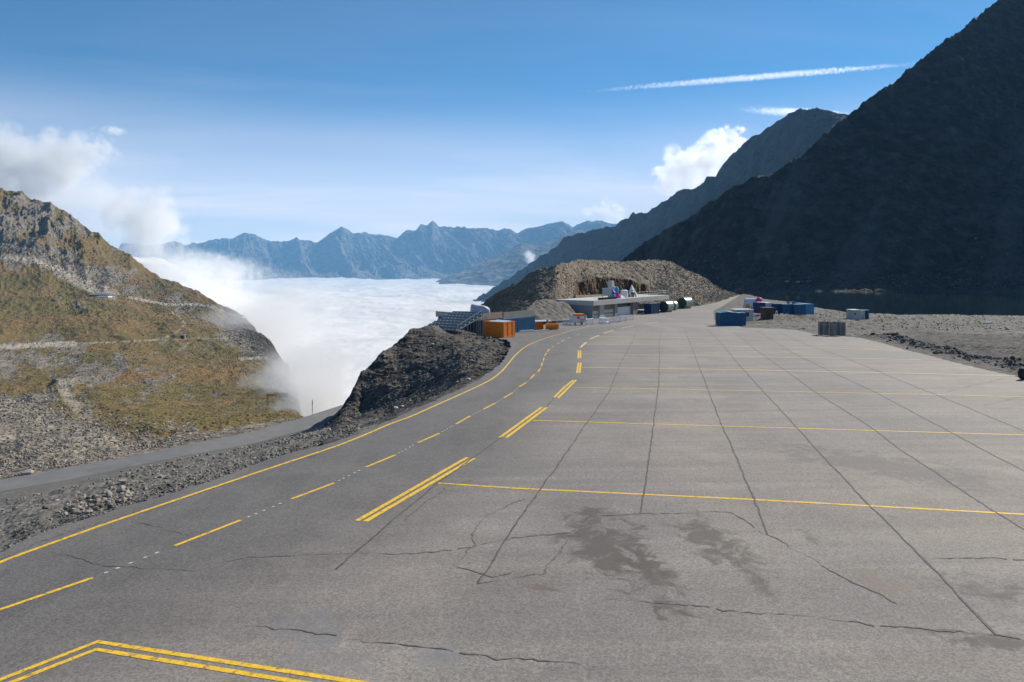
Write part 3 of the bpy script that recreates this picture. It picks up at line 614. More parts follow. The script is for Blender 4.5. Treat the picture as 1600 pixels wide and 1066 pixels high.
sk_ = fbm(fl, (X + Y) * .10, 0 * Z, 34, 5, .6, 75); bt = fbm(fl * .3, Z0, 0 * Z, 26, 4, .6, 76)
attr = np.stack([.08 + .45 * nB, np.clip(.75 * sst(.12, .5, sk_) + .5 * sst(.2, .5, bt) + .35 * (1 - sst(1, 2.2, T)) * sst(-.2, .3, nB), 0, 1), 0 * Z, 1 + 0 * Z], -1)
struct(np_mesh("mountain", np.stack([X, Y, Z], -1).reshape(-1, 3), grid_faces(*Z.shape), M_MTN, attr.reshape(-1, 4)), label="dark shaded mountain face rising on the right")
MTX, MTY, MTZ, MTT = X, Y, Z, T

# ================================================================ HAZY RIDGE behind it
skb = [(640,520),(740,472),(800,433),(830,412),(870,386),(880,375),(906,367),(959,354),(977,344),(990,335),(1009,335),(1037,317),(1064,299),(1090,296),(1103,281),(1119,279),(1129,260),(1153,236),(1177,215),(1187,214),(1195,205),(1219,189),(1232,178),(1258,172),(1279,174),(1300,178),(1340,190),(1500,230),(1800,260)]
kk = []
for px, s_ in skb:
    Dc = float(interp1([(640, 4200), (740, 3600), (900, 3000), (1100, 2400), (1300, 1950), (1500, 1800), (1800, 1700)], px)); b_ = max(455., s_ + 12)
    rise = (b_ - s_) / F * Dc; D0 = Dc - rise * 1.35; mid = lambda t: (b_ + (s_ - b_) * t, D0 + (Dc - D0) * t)
    kk.append((px, [(b_ + 45, D0 * .93), mid(0), mid(.55), (s_, Dc), (s_ + 40, Dc * 1.2)]))
cs = np.linspace(640, 1500, 760); X, Y, Z, PXc, T = relief(kk, cs, [10, 50, 90, 10]); Z0 = Z.copy()
ga = sst(.3, 1.2, T)
Z = Z + ga * (fbm((X * .8 - Y * .6), (X + Y) * .15, 0 * Z, 170, 5, .55, 81, ridged=True) * 26 * (1 - .8 * sst(2.6, 3, T)) + fbm(X, Y, Z0, 60, 5, .6, 82, ridged=True) * 13)
struct(np_mesh("rear_ridge", np.stack([X, Y, Z], -1).reshape(-1, 3), grid_faces(*Z.shape), M_RIDGE, np.tile([0, 0, 0, 1.], (Z.size, 1))), label="blue hazy ridge behind the dark mountain")

# ================================================================ FAR RANGE and the wedge before it
skf = [(60,395),(150,392),(200,390),(225,387),(250,386),(270,378),(288,385),(300,382),(315,383),(337,376),(364,376),(380,367),(396,369),(418,378),(450,378),(472,376),(495,381),(513,372),(533,357),(553,366),(571,364),(600,369),(621,374),(634,363),(650,363),(657,354),(668,354),(676,346),(686,356),(720,358),(738,360),(760,359),(778,363),(796,360),(810,367),(846,356),(877,349),(895,358),(915,350),(935,346),(960,354),(1000,350),(1100,365)]
kk = [(px, [(445, 9000), (428, 10600), ((s_ * .55 + 428 * .45), 11600), (s_, 12600), (s_ + 12, 13400)]) for px, s_ in skf]
cs = np.linspace(60, 1100, 1100); X, Y, Z, PXc, T = relief(kk, cs, [10, 60, 80, 10]); Z0 = Z.copy(); ga = sst(.2, 1, T)
Z = Z + ga * (fbm(X + .45 * Y, (Y - .4 * X) * .13, 0 * Z, 620, 6, .58, 91, ridged=True) * 230 * (1 - .82 * sst(2.5, 3, T)) + fbm(X, Y, 0 * Z, 260, 5, .6, 92, ridged=True) * 50)
attr = np.stack([.25 + .5 * fbm(X, Y, 0 * Z, 900, 4, .6, 93) - .4 * sst(1.5, 3, T), 0 * Z, 0 * Z, 1 + 0 * Z], -1)
struct(np_mesh("far_mountain_range", np.stack([X, Y, Z], -1).reshape(-1, 3), grid_faces(*Z.shape), M_FAR, attr.reshape(-1, 4)), label="distant jagged range in blue haze above the clouds")
skw = [(640,470),(690,443),(740,418),(780,397),(815,380),(835,384),(860,378),(880,368),(900,362),(960,360),(1100,372)]
kk = [(px, [(460 if s_ < 450 else s_ + 6, 6500), ((s_ + 440) / 2 if s_ < 430 else s_ + 3, 7300), (s_, 8200), (s_ + 14, 9000)]) for px, s_ in skw]
cs = np.linspace(640, 1100, 420); X, Y, Z, PXc, T = relief(kk, cs, [30, 60, 8]); ga = sst(.1, 1, T)
Z = Z + ga * (fbm(X - .5 * Y, (Y + .4 * X) * .15, 0 * Z, 500, 5, .55, 95, ridged=True) * 90 * (1 - .85 * sst(1.6, 2, T)) + fbm(X, Y, 0 * Z, 160, 4, .6, 96) * 18)
struct(np_mesh("middle_ridge", np.stack([X, Y, Z], -1).reshape(-1, 3), grid_faces(*Z.shape), M_FAR, np.tile([.3, 0, 0, 1.], (Z.size, 1))), label="nearer blue ridge before the distant range")

# ================================================================ SEA OF CLOUDS
cs = np.linspace(60, 1000, 560); dr2 = np.exp(np.linspace(math.log(380), math.log(11500), 420))
DD, CC = np.meshgrid(dr2, cs, indexing='ij'); X = (CC - 800) / F * DD; Y = DD
Z = np.full_like(X, -162.) + 22 * fbm(X, Y * .6, 0 * X, 420, 5, .55, 101) * np.clip(DD / 2500, .5, 1.3) + 6.5 * fbm(X, Y * .7, 0 * X, 130, 5, .55, 102)
Z = Z + CZ + 185 * sst(445, 225, CC + 14 * fbm(X, Y, 0 * X, 500, 4, .6, 103)) * sst(1000, 2300, DD) * (1 - sst(2900, 5600, DD)) * (1 + .25 * fbm(X, Y, 0 * X, 300, 5, .6, 104)) + 34 * sst(6000, 9500, DD) * fbm(X, Y * .5, 0 * X, 900, 5, .6, 105, ridged=True)
m = MT("cloud_top"); n = m.noise(.003, 6, .6, .4); CM = m.fin(m.mix(m.ramp(n, .3, .7), (.64, .635, .63), (.72, .715, .71)), 1.0, 0, 0)
o_ = np_mesh("cloud_sea", np.stack([X, Y, Z], -1).reshape(-1, 3), grid_faces(*Z.shape), CM, smooth=True); struct(o_, 'stuff', "white sea of clouds filling the valley")
# valley floor far below, out to the horizon
me = bpy.data.meshes.new("ground"); s_ = 15000.; me.from_pydata([(-s_, -s_, -330), (s_, -s_, -330), (s_, s_, -330), (-s_, s_, -330)], [], [(0, 1, 2, 3)]); me.update()
mm = MT("valley_ground"); struct(link_mesh("ground", me, mm.fin(mm.mix(mm.noise(.01), (.07, .07, .05), (.12, .11, .09)), .95)), label="valley ground hidden below the clouds")
# ================================================================ LOOSE ROCK
import bmesh
def ico(sub, s, amp=.28):
    bm = bmesh.new(); bmesh.ops.create_icosphere(bm, subdivisions=sub, radius=1.0); r = random.Random(s)
    vs = np.array([v.co[:] for v in bm.verts]); Fc = np.array([[v.index for v in f.verts] for f in bm.faces]); bm.free()
    ax = np.array([r.uniform(.7, 1.25), r.uniform(.7, 1.25), r.uniform(.55, .95)])
    for _ in range(5):               # planar cuts give broken faces
        n = np.array([r.gauss(0, 1) for _ in range(3)]); n /= np.linalg.norm(n); d = r.uniform(.5, .8)
        k = vs @ n; vs = vs - np.outer(np.maximum(k - d, 0), n)
    return vs * ax * (1 + amp * .3 * np.array([r.uniform(-1, 1) for _ in range(len(vs))])[:, None]), Fc
ICO1 = [ico(1, 10 + i) for i in range(8)]; ICO2 = [ico(2, 30 + i) for i in range(8)]
def rotm(n):
    q = rng.normal(size=(n, 4)); q /= np.linalg.norm(q, axis=1)[:, None]; a, b, c, d = q.T
    return np.stack([1-2*(c*c+d*d), 2*(b*c-a*d), 2*(b*d+a*c), 2*(b*c+a*d), 1-2*(b*b+d*d), 2*(c*d-a*b), 2*(b*d-a*c), 2*(c*d+a*b), 1-2*(b*b+c*c)], -1).reshape(n, 3, 3)
M_ROCK = {}
def rock_color(name, a, b, c2):
    m = MT(name); g, t, k, al = m.attr(); n = m.noise(1.5, 5, .65)
    c = m.mix(m.ramp(g, 0, .6), a, b); c = m.mix(m.ramp(g, .6, 1), c, c2); c = m.mix(1, c, m.mix(n, (.7,) * 3, (1.2,) * 3), 'MULTIPLY'); return m.fin(c, .9, 0, .2)
def rubble(name, grid, mask, n, s0, s1, mat, label, power=2.2, sink=.25, sub=1, cap=None):
    X, Y, Z = grid; w_ = np.clip(mask, 0, None).ravel(); idx = rng.choice(w_.size, size=n, p=w_ / w_.sum())
    nc = X.shape[1]; jx = rng.uniform(-.5, .5, n)
    i2 = np.where(idx + 1 < w_.size, idx + 1, idx)
    f = lambda A: A.ravel()[idx] + (A.ravel()[i2] - A.ravel()[idx]) * jx
    px_, py_, pz_ = f(X), f(Y), f(Z); ok = np.abs(X.ravel()[i2] - X.ravel()[idx]) < Y.ravel()[idx] * .05
    px_, py_, pz_ = px_[ok], py_[ok], pz_[ok]; n = len(px_)
    size = (s0 + (s1 - s0) * rng.uniform(0, 1, n) ** power) * py_ / F * .5
    if cap: size = np.minimum(size, cap)
    RM = rotm(n); lib = ICO1 if sub == 1 else ICO2; VV, FF, AA = [], [], []; off = 0
    pick = rng.integers(0, len(lib), n); tone = rng.uniform(0, 1, n)
    for q, (v, fc_) in enumerate(lib):
        k = np.where(pick == q)[0]
        if not len(k): continue
        W = np.einsum('nij,vj->nvi', RM[k], v) * size[k][:, None, None] * np.array([1, 1, .8]) + np.stack([px_[k], py_[k], pz_[k] + size[k] * sink], -1)[:, None, :]
        VV.append(W.reshape(-1, 3)); FF.append((fc_[None] + (np.arange(len(k)) * len(v))[:, None, None] + off).reshape(-1, 3)); off += len(k) * len(v)
        a = np.zeros((len(k), len(v), 4)); a[..., 0] = tone[k][:, None]; a[..., 3] = 1; AA.append(a.reshape(-1, 4))
    return struct(np_mesh(name, np.concatenate(VV), np.concatenate(FF), mat, np.concatenate(AA)), 'stuff', label)
RC_PALE = rock_color("pale_rubble", (.15, .132, .11), (.23, .203, .168), (.37, .335, .285))
RC_GREY = rock_color("grey_rubble", (.10, .095, .085), (.16, .15, .132), (.26, .245, .215))
RC_DARK = rock_color("dark_rubble", (.04, .04, .042), (.09, .087, .08), (.30, .29, .27))
RC_TAN = rock_color("tan_rubble", (.14, .12, .092), (.205, .175, .132), (.34, .31, .26))
PYL = pyof(LY, LZ); c0 = (LPX > -60) & (LT >= 3.05) & (LT < 12.5)
bank = (LT > 1.1) & (LT < 1.92) & (LPX > -80) & (LPX < 560)
nzb = np.clip(fbm(LX, LY, LZ * 0, 5, 4, .6, 201) * 2 + .45, 0, 1)
rubble("bank_rubble", (LX, LY, LZ), bank * nzb * (.3 + sst(150, 330, LPX)), 5200, 2.0, 8, RC_PALE, "loose stones scattered down the bank beside the road", 3.2)
pile = np.exp(-((LPX - 150) / 45) ** 2 - ((PYL - 786 + (LPX - 150) * .28) / 11) ** 2) * (LT < 1.95)
rubble("stone_pile", (LX, LY, LZ), pile * (LT > .9) * (pile > .15), 420, 4, 13, RC_PALE, "heap of grey broken stones on the bank", 2, .4, 2)
near = c0 * np.clip(sst(0, 70, PYL - (585 + LPX * .26)) * 1.3, 0, 1)
rubble("scree", (LX, LY, LZ), near * (.15 + nzb), 8500, 1.5, 7, RC_PALE, "pale blocky scree above the lower road", 3.0, .2)
grs = LX * 0 + 1
bf = c0 * (np.exp(-(((LPX - 170) / 120) ** 2 + ((PYL - 575 - (LPX - 170) * .22) / 26) ** 2)) + .9 * np.exp(-(((LPX - 150) / 190) ** 2 + ((PYL - 425 - (LPX - 130) * .36) / 24) ** 2)) + .8 * np.exp(-((LPX - 400) / 55) ** 2 - ((PYL - 535) / 26) ** 2) + .10)
rubble("boulder_field", (LX, LY, LZ), bf * (.25 + nzb), 11000, 1.3, 3.4, RC_GREY, "grey boulder fields spread over the far slope", 2.6, .3)
PYS = pyof(SY, SZ); sm = (ST > 1.3) & (ST < 5.6)
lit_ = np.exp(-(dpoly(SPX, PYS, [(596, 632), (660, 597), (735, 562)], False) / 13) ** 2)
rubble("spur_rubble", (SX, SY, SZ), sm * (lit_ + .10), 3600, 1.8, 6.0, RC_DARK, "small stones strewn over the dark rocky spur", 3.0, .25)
PYM = pyof(MY, MZ); mm_ = ((MTt > .25) & (MTt < 4.05) & ~((MTt > .95) & (MTt < 3.1) & (MCUT > .3))) * sst(850, 905, MPX)
rubble("mound_rubble", (MX, MY, MZ), mm_ * (.35 + 1.0 * sst(985, 1060, MPX)), 8000, 1.1, 3.8, RC_TAN, "pale stones covering the mound behind the garage", 3.0, .2)
mm_ = (MTt > .25) & (MTt < 4.05) & (MPX < 900) & (MPX > 745)
rubble("shaded_rubble", (MX, MY, MZ), mm_ * 1.0, 900, 1.8, 5.0, RC_GREY, "stones on the shaded left end of the mound", 3.0, .2)
fo = (GSO > 2.5) & (GCC > 1180) & (GCC < 1700) & (GFY < 210)
fm = fo * (.25 + 2.2 * np.exp(-((GSO - 3.8) / 2.2) ** 2) * (GCC > 1335) + 1.5 * (GFY > 140)) * (1 - .9 * ((GSO > 6) & (GSO < 34) & (GCC > 1400)))
rubble("field_rubble", (GFX, GFY, GFZ), fm, 3800, 1.1, 3.8, rock_color("field_stone", (.10, .09, .08), (.14, .127, .112), (.25, .235, .21)), "stones littering the gravel field by the pond", 3.2, .2)
dk_ = np.exp(-((GSO - 3.6) / 1.3) ** 2) * (GCC > 1340) * (GCC < 1680)
rubble("broken_asphalt", (GFX, GFY, GFZ), dk_, 900, 1.6, 7.5, rock_color("dull_lumps", (.07, .068, .065), (.12, .115, .11), (.2, .19, .18)), "dark broken lumps along the far edge of the asphalt", 2.0, .3)
mf = (MTT > .4) & (MTT < 3) ; mfw = mf * np.exp(-((MTT - 1.2) / .8) ** 2) * (np.abs(800 + F * MTX / MTY - 1380) < 300)
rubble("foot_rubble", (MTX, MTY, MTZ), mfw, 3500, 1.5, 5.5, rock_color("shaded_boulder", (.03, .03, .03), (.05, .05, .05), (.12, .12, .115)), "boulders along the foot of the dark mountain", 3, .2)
# crumbled edge of the asphalt on the left
edge = (LT > .75) & (LT < 1.3) & (LPX > -80) & (LPX < 560)
rubble("edge_crumbs", (LX, LY, LZ), edge * 1.0, 2600, 1.5, 6.5, RC_DARK, "dark crumbled asphalt along the road edge", 2.6, .3)
def hit(g, px, py):
    X, Y, Z = g; cpx = 800 + F * X[X.shape[0] // 2] / Y[X.shape[0] // 2]; j = int(np.argmin(np.abs(cpx - px))); col = pyof(Y[:, j], Z[:, j])
    k = np.where(col <= py)[0]; i = int(k[0]) if len(k) else X.shape[0] - 1
    return (float(X[i, j]), float(Y[i, j]), float(Z[i, j]))
gL, gS, gM, gH = (LX, LY, LZ), (SX, SY, SZ), (MX, MY, MZ), (HX, HYY, HZ)
def boulder(px, py, wpx, grid, mat, label, hr=.75, seed=1, loc=None):
    x, y, z = loc or hit(grid, px, py); s_ = wpx * y / F / 2; v, fc_ = ico(3, 100 + seed, .12)
    v = v * np.array([s_, s_ * .85, s_ * hr]); nn = fbm(v[:, 0] / s_, v[:, 1] / s_, v[:, 2] / s_, .8, 4, .5, seed); v = v * (1 + .16 * nn[:, None])
    o = np_mesh("boulder", v, fc_, mat, np.tile([.5 + .5 * random.random(), 0, 0, 1.], (len(v), 1))); o.location = (x, y, z + s_ * hr * .45)
    o["label"] = label; o["category"] = "boulder"; return o
RC_WHITE = rock_color("white_boulder", (.42, .41, .39), (.55, .54, .51), (.62, .61, .58))
for a in [(619,640,9,gS,RC_WHITE,"white boulder at the road edge, larger of the two lowest on the dark spur"),(629,637,6,gS,RC_WHITE,"small white boulder just right of the larger white one at the road edge"),
          (732,594,8,gS,RC_WHITE,"white rounded boulder in the gully beside the bend"),(716,599,5,gS,RC_WHITE,"small flat white stone beside the road edge before the bend"),(676,540,6,gS,RC_WHITE,"pale stone high on the shaded spur below the grandstand"),
          (192,757,13,gL,RC_PALE,"grey angular boulder topmost on the gravel bank"),(174,763,13,gL,RC_PALE,"flat pale boulder left of the angular one on the gravel bank"),(72,797,12,gL,RC_PALE,"pale block low on the gravel bank near the left edge"),
          (42,742,18,gL,RC_PALE,"broad pale boulder lying at the far side of the lower road"),(196,776,17,gL,RC_PALE,"round grey boulder at the right end of the stone pile")]:
    boulder(*a, seed=int(a[0]))
x, y, z = GG(1546, 506); boulder(0, 0, 11, None, RC_WHITE, "white boulder standing out on the gravel rim by the pond", loc=(x, y, z), hr=.5, seed=5)
# ================================================================ OBJECTS
class MB:
    def __init__(s): s.v = []; s.f = []
    def add(s, v, f): b = len(s.v); s.v += [tuple(map(float, p)) for p in v]; s.f += [tuple(i + b for i in q) for q in f]; return s
    def box(s, x0, y0, z0, x1, y1, z1):
        return s.add([(x, y, z) for x in (x0, x1) for y in (y0, y1) for z in (z0, z1)], [(0, 1, 3, 2), (4, 6, 7, 5), (0, 4, 5, 1), (2, 3, 7, 6), (0, 2, 6, 4), (1, 5, 7, 3)])
    def hexa(s, b, t):               # bottom 4 and top 4 points, both counter-clockwise
        return s.add(list(b) + list(t), [(3, 2, 1, 0), (4, 5, 6, 7), (0, 1, 5, 4), (1, 2, 6, 5), (2, 3, 7, 6), (3, 0, 4, 7)])
    def bar(s, a, b, r, n=6):
        a, b = Vector(a), Vector(b); d = (b - a).normalized(); u = d.orthogonal().normalized(); w_ = d.cross(u)
        v = [tuple(p + (u * math.cos(t) + w_ * math.sin(t)) * r) for p in (a, b) for t in [2 * math.pi * i / n for i in range(n)]]
        return s.add(v, [tuple(range(n))[::-1], tuple(range(n, 2 * n))] + [(i, (i + 1) % n, n + (i + 1) % n, n + i) for i in range(n)])
    def lathe(s, prof, c=(0, 0, 0), n=20, axis='z'):
        v = []
        for r, h in prof:
            for i in range(n):
                t = 2 * math.pi * i / n; p = (r * math.cos(t), r * math.sin(t), h)
                if axis == 'x': p = (p[2], p[0], p[1])
                elif axis == 'y': p = (p[0], p[2], p[1])
                v.append((p[0] + c[0], p[1] + c[1], p[2] + c[2]))
        f = [(j * n + i, j * n + (i + 1) % n, (j + 1) * n + (i + 1) % n, (j + 1) * n + i) for j in range(len(prof) - 1) for i in range(n)]
        f += [tuple(range(n))[::-1], tuple(range((len(prof) - 1) * n, len(prof) * n))]
        return s.add(v, f)
    def build(s, name, mat, parent=None, smooth=False, bevel=0):
        me = bpy.data.meshes.new(name); me.from_pydata(s.v, [], s.f)
        bm = bmesh.new(); bm.from_mesh(me); bmesh.ops.recalc_face_normals(bm, faces=bm.faces); bm.to_mesh(me); bm.free()
        if smooth:
            for p in me.polygons: p.use_smooth = True
            me.set_sharp_from_angle(angle=R(40))
        me.update(); o = link_mesh(name, me, mat, parent)
        if bevel:
            b = o.modifiers.new("bevel", 'BEVEL'); b.width = bevel; b.segments = 1; b.limit_method = 'ANGLE'
        return o
def paint(name, col, rough=.6, dirt=.35, sc=1.2, metal=0.0, streak=True, spec=.35):
    m = MT(name); n = m.noise(sc, 6, .65); st_ = m.noise(sc * 1.5, 5, .6, .2, m.mapv((3, 3, .3)) if streak else None)
    c = m.mix(m.ramp(n, .4, .75, 0, dirt), col, hs(col, .55)); c = m.mix(m.ramp(st_, .52, .8, 0, dirt), c, tuple(v * .6 + .09 for v in col))
    return m.fin(c, rough, metal, spec)
BLUE = paint("blue_container_paint", (.012, .085, .185)); NAVY = paint("navy_container_paint", (.014, .028, .052)); SKYB = paint("light_blue_paint", (.05, .25, .40)); DBLUE = paint("dark_blue_paint", (.009, .045, .12))
ORNG = paint("orange_container_paint", (.80, .22, .015), dirt=.15); WHITE = paint("white_paint", (.68, .68, .67), dirt=.25); CREAM = paint("cream_panel", (.55, .50, .40), dirt=.3); GREYP = paint("grey_panel", (.42, .43, .43), dirt=.2)
CONC = paint("concrete", (.46, .45, .42), .9, .3, .5); CONCD = paint("plain_concrete", (.28, .275, .27), .9, .3, .6); STEEL = paint("galvanised_steel", (.42, .45, .48), .45, .3, 2, .5); DSTEEL = paint("weathered_steel", (.20, .225, .25), .6, .4, 2, .3)
MSTEEL = paint("mid_steel", (.30, .33, .36), .5, .3, 2); LSTEEL = paint("bright_zinc", (.62, .65, .68), .5, .15, 2); WOODG = paint("grey_weathered_wood", (.30, .29, .27), .85, .4, 2); BROWN = paint("brown_stained_wood", (.11, .055, .03), .8, .4, 2); BLACK = paint("black_rubber", (.02, .02, .02), .8, .2); TAN = paint("tan_board", (.36, .29, .21), .8, .3)
GREEND = paint("dark_green_tank_end", (.035, .06, .042), .7, .3); GREENL = paint("green_tank_shell", (.30, .36, .29), .35, .35, .8, .25, spec=.6); TARP = paint("white_tarp", (.62, .65, .72), .5, .2); TARPB = paint("blue_tarp", (.05, .24, .42), .45, .25)
TARPG = paint("grey_white_tarp", (.42, .45, .52), .6, .2); MAG = paint("magenta_cloth", (.70, .03, .30), .6, .1); PURP = paint("purple_cloth", (.10, .04, .28), .6, .1); OLIVE_SHADE = paint("olive_shade_door", (.17, .17, .11), .7, .25); YELP = paint("pale_yellow_door", (.55, .53, .42), .7, .25); GLASSD = paint("dark_glass", (.03, .035, .04), .1, .05, spec=.6)
def root(name, label, cat, loc, rz=0, group=None):
    o = bpy.data.objects.new(name, None); SC.collection.objects.link(o); o.empty_display_size = .3
    o.location = loc; o.rotation_euler = (0, 0, rz); o["label"] = label; o["category"] = cat
    if group: o["group"] = group
    return o
def single(o, label, cat, loc=None, rz=0, group=None):
    if loc is not None: o.location = loc
    o.rotation_euler = (0, 0, rz); o["label"] = label; o["category"] = cat
    if group: o["group"] = group
    return o
def dup_tree(o, label, loc, rz):
    c = o.copy(); SC.collection.objects.link(c); c.location = loc; c.rotation_euler = (0, 0, rz); c["label"] = label
    for ch in o.children:
        d = ch.copy(); SC.collection.objects.link(d); d.parent = c
    return c
def container(name, label, loc, rz, Lx, Wy, H, mat, group=None, cat="container", roof=None, doors=True, rib=.28, open_top=False, bars=None):
    """origin at the near bottom corner, x along one side, y along the other"""
    r = root(name, label, cat, loc, rz, group); b = MB(); t = .09
    def wallx(y, sgn):               # corrugated wall along x
        n = max(2, int(Lx / rib)); 
        for i in range(n):
            xa, xb = Lx * i / n, Lx * (i + 1) / n; w_ = (xb - xa); off = .045 if i % 2 else 0
            b.box(xa + .001, min(y + sgn * off, y + sgn * t), .15, xb - .001, max(y + sgn * off, y + sgn * t), H - .15)
    def wally(x, sgn):
        n = max(2, int(Wy / rib))
        for i in range(n):
            ya, yb = Wy * i / n, Wy * (i + 1) / n; off = .045 if i % 2 else 0
            b.box(min(x + sgn * off, x + sgn * t), ya + .001, .15, max(x + sgn * off, x + sgn * t), yb - .001, H - .15)
    wallx(0.01, 1); wallx(Wy - .01, -1); wally(0.01, 1); wally(Lx - .01, -1); b.build("wall", mat, r)
    f = MB(); q = .14
    for x in (0, Lx - q):
        for y in (0, Wy - q): f.box(x, y, 0, x + q, y + q, H)
    for z in (0.002, H - .16):
        f.box(q, 0, z, Lx - q, .1, z + .155); f.box(q, Wy - .1, z, Lx - q, Wy, z + .155); f.box(0, q, z, .1, Wy - q, z + .155); f.box(Lx - .1, q, z, Lx, Wy - q, z + .155)
    f.build("frame", mat, r)
    if not open_top: MB().box(.1, .1, H - .07, Lx - .1, Wy - .1, H - .03).build("roof", roof or mat, r)
    MB().box(.1, .1, .05, Lx - .1, Wy - .1, .14).build("floor", mat, r)
    if doors:
        d = MB()
        for y in (Wy * .22, Wy * .4, Wy * .6, Wy * .78): d.bar((Lx + .03, y, .12), (Lx + .03, y, H - .1), .025)
        d.build("lock_rod", STEEL, r)
    return r
def lotz(x, y): return float(zl(x, y))

# --- big orange container and the container wall behind it
cg = "containers beside the bend"
g = G(787, 528); o = container("orange_container", "large orange open container at the road bend, loaded with white sheets", g, R(52), 2.7, 3.9, 2.25, ORNG, open_top=True, rib=.5, doors=False)
ld = MB()
for i in range(7):
    x = .3 + .28 * i; z = 2.05 + .1 * math.sin(i * 2.3); ld.hexa([(x, .4, z), (x + .3, .3, z - .05), (x + .32, 3.1, z), (x, 3.3, z + .02)], [(x, .4, z + .12), (x + .3, .3, z + .16), (x + .32, 3.1, z + .22), (x, 3.3, z + .1)])
single(ld.build("folded_sheet", TARP), "white and pale blue sheets heaped in the large orange container", "sheets", g, R(52))
wdir = math.atan2(G(835, 517.5)[1] - G(746, 525.5)[1], G(835, 517.5)[0] - G(746, 525.5)[0])
g = G(746, 525.5); Lw = (Vector(G(835, 517.5)) - Vector(g)).length
container("navy_container", "dark navy container directly behind the large orange one", g, wdir, Lw * .42, 2.4, 2.35, NAVY)
u = Vector((math.cos(wdir), math.sin(wdir)))
g2 = (g[0] + u.x * (Lw * .42 + .2), g[1] + u.y * (Lw * .42 + .2)); g2 = (g2[0], g2[1], lotz(*g2))
container("blue_container", "long mid blue container under the grey slatted fence, right of the large orange one", g2, wdir, Lw * .58, 2.4, 2.3, BLUE)
def slat_fence(name, label, loc, rz, L_, h, mat, gap=.22):
    r = root(name, label, "fence", loc, rz, "slatted fences on the containers"); n = int(L_ / gap); s_ = MB()
    for i in range(n): s_.box(i * gap, 0, .06, i * gap + gap * .74, .03, h)
    s_.build("slat_panel", mat, r)
    MB().box(0, .032, .12, L_, .075, .2).box(0, .032, h * .8, L_, .075, h * .8 + .08).build("rail", DSTEEL, r)
    for i in range(int(L_ / 2) + 1): MB().box(min(i * 2., L_ - .07), .078, 0, min(i * 2., L_ - .07) + .07, .14, h + .05).build("post", DSTEEL, r)
    return r
slat_fence("slatted_fence", "grey slatted fence standing on the long blue container", (g2[0], g2[1], g2[2] + 2.32), wdir, Lw * .575, 1.1, WOODG)
slat_fence("slatted_fence", "tan and grey slatted fence standing on the navy container", (g[0], g[1], g[2] + 2.37), wdir, Lw * .42, 1.0, TAN)
# containers and fence behind the grandstand
ga_ = P(681, 503, 124); gb_ = P(741, 505, 116); wd2 = math.atan2(gb_[1] - ga_[1], gb_[0] - ga_[0]); L2 = math.hypot(gb_[0] - ga_[0], gb_[1] - ga_[1])
gz0 = P(690, 512, 122)[2]
container("blue_container", "blue container behind the grandstand at the cliff edge", (ga_[0] + .4, ga_[1], gz0 - .3), wd2, L2 - .3, 2.4, 2.3, BLUE)
slat_fence("slatted_fence", "pale slatted fence above the grandstand, against the clouds", (ga_[0], ga_[1] - .1, P(690, 495.2, 124)[2]), wd2, L2 + .3, 1.05, WOODG)
# white wrapped bundle on its frame
g = G(738, 523); r = root("wrapped_bundle", "white tarp wrapped bundle on steel legs beside the navy container", "bundle", (g[0], g[1] + 3.0, g[2]), R(10))
me = bpy.data.meshes.new("tarp"); bm = bmesh.new(); bmesh.ops.create_icosphere(bm, subdivisions=4, radius=1)
for v in bm.verts:
    p = v.co; q = [math.copysign(abs(c_) ** .5, c_) for c_ in p]; n_ = float(fbm(np.array([p.x * 2.]), np.array([p.y * 2.]), np.array([p.z * 2.]), 1, 4, .5, 7)[0])
    v.co = Vector((q[0] * 1.55 + 1.1, q[1] * 1.2, max(q[2], -.55) * 1.25 + 3.15 + .35 * max(0, -p.x) - .15 * math.sin(p.x * 3) + .12 * n_))
bm.to_mesh(me); bm.free(); link_mesh("tarp", me, TARPG, r)
for x, y in ((-.3, -1), (2.4, -1), (-.3, 1), (2.4, 1)): MB().box(x - .05, y - .05, 0, x + .05, y + .05, 2.6).build("leg", WHITE, r)
MB().bar((-.3, -1, 1.9), (.9, -1, .3), .04).bar((2.4, -1, 1.9), (.9, -1, .3), .04).build("brace", DSTEEL, r)
# grandstand
ca = hit(gS, 711, 523); D0 = ca[1]; cb = P(660, 514, D0 + 1.5); wd3 = math.atan2(ca[1] - cb[1], ca[0] - cb[0])
r = root("grandstand", "tiered grey metal grandstand at the cliff edge, left of the containers", "grandstand", (cb[0], cb[1], cb[2] - .3), wd3)
LG = math.hypot(ca[0] - cb[0], ca[1] - cb[1]) + .3; nt_ = 7
for i in range(nt_):
    b = MB(); x0 = .32 * i; z = .35 + .30 * i; nseg = 9
    for k in range(nseg):
        xa = x0 + (LG - x0 * .2) * k / nseg; xb = xa + (LG - x0 * .2) / nseg * .86; dz = -.10 * k / nseg * 2
        b.hexa([(xa, .95 * i, z + dz), (xb, .95 * i, z + dz), (xb, .95 * i + .5, z + dz), (xa, .95 * i + .5, z + dz)], [(xa, .95 * i + .06, z + .2 + dz), (xb, .95 * i + .06, z + .2 + dz), (xb, .95 * i + .5, z + .12 + dz), (xa, .95 * i + .5, z + .12 + dz)])
    b.build("seat_row", MSTEEL, r); MB().box(x0, .95 * i + .625, z - .5, x0 + LG - x0 * .2, .95 * i + .66, z + .32).build("riser", DSTEEL, r)
    MB().box(x0 - .05, .95 * i + .55, z - .35, x0 + LG - x0 * .2 - .4, .95 * i + .62, z - .24).build("step_plank", DSTEEL, r)
fr = MB()
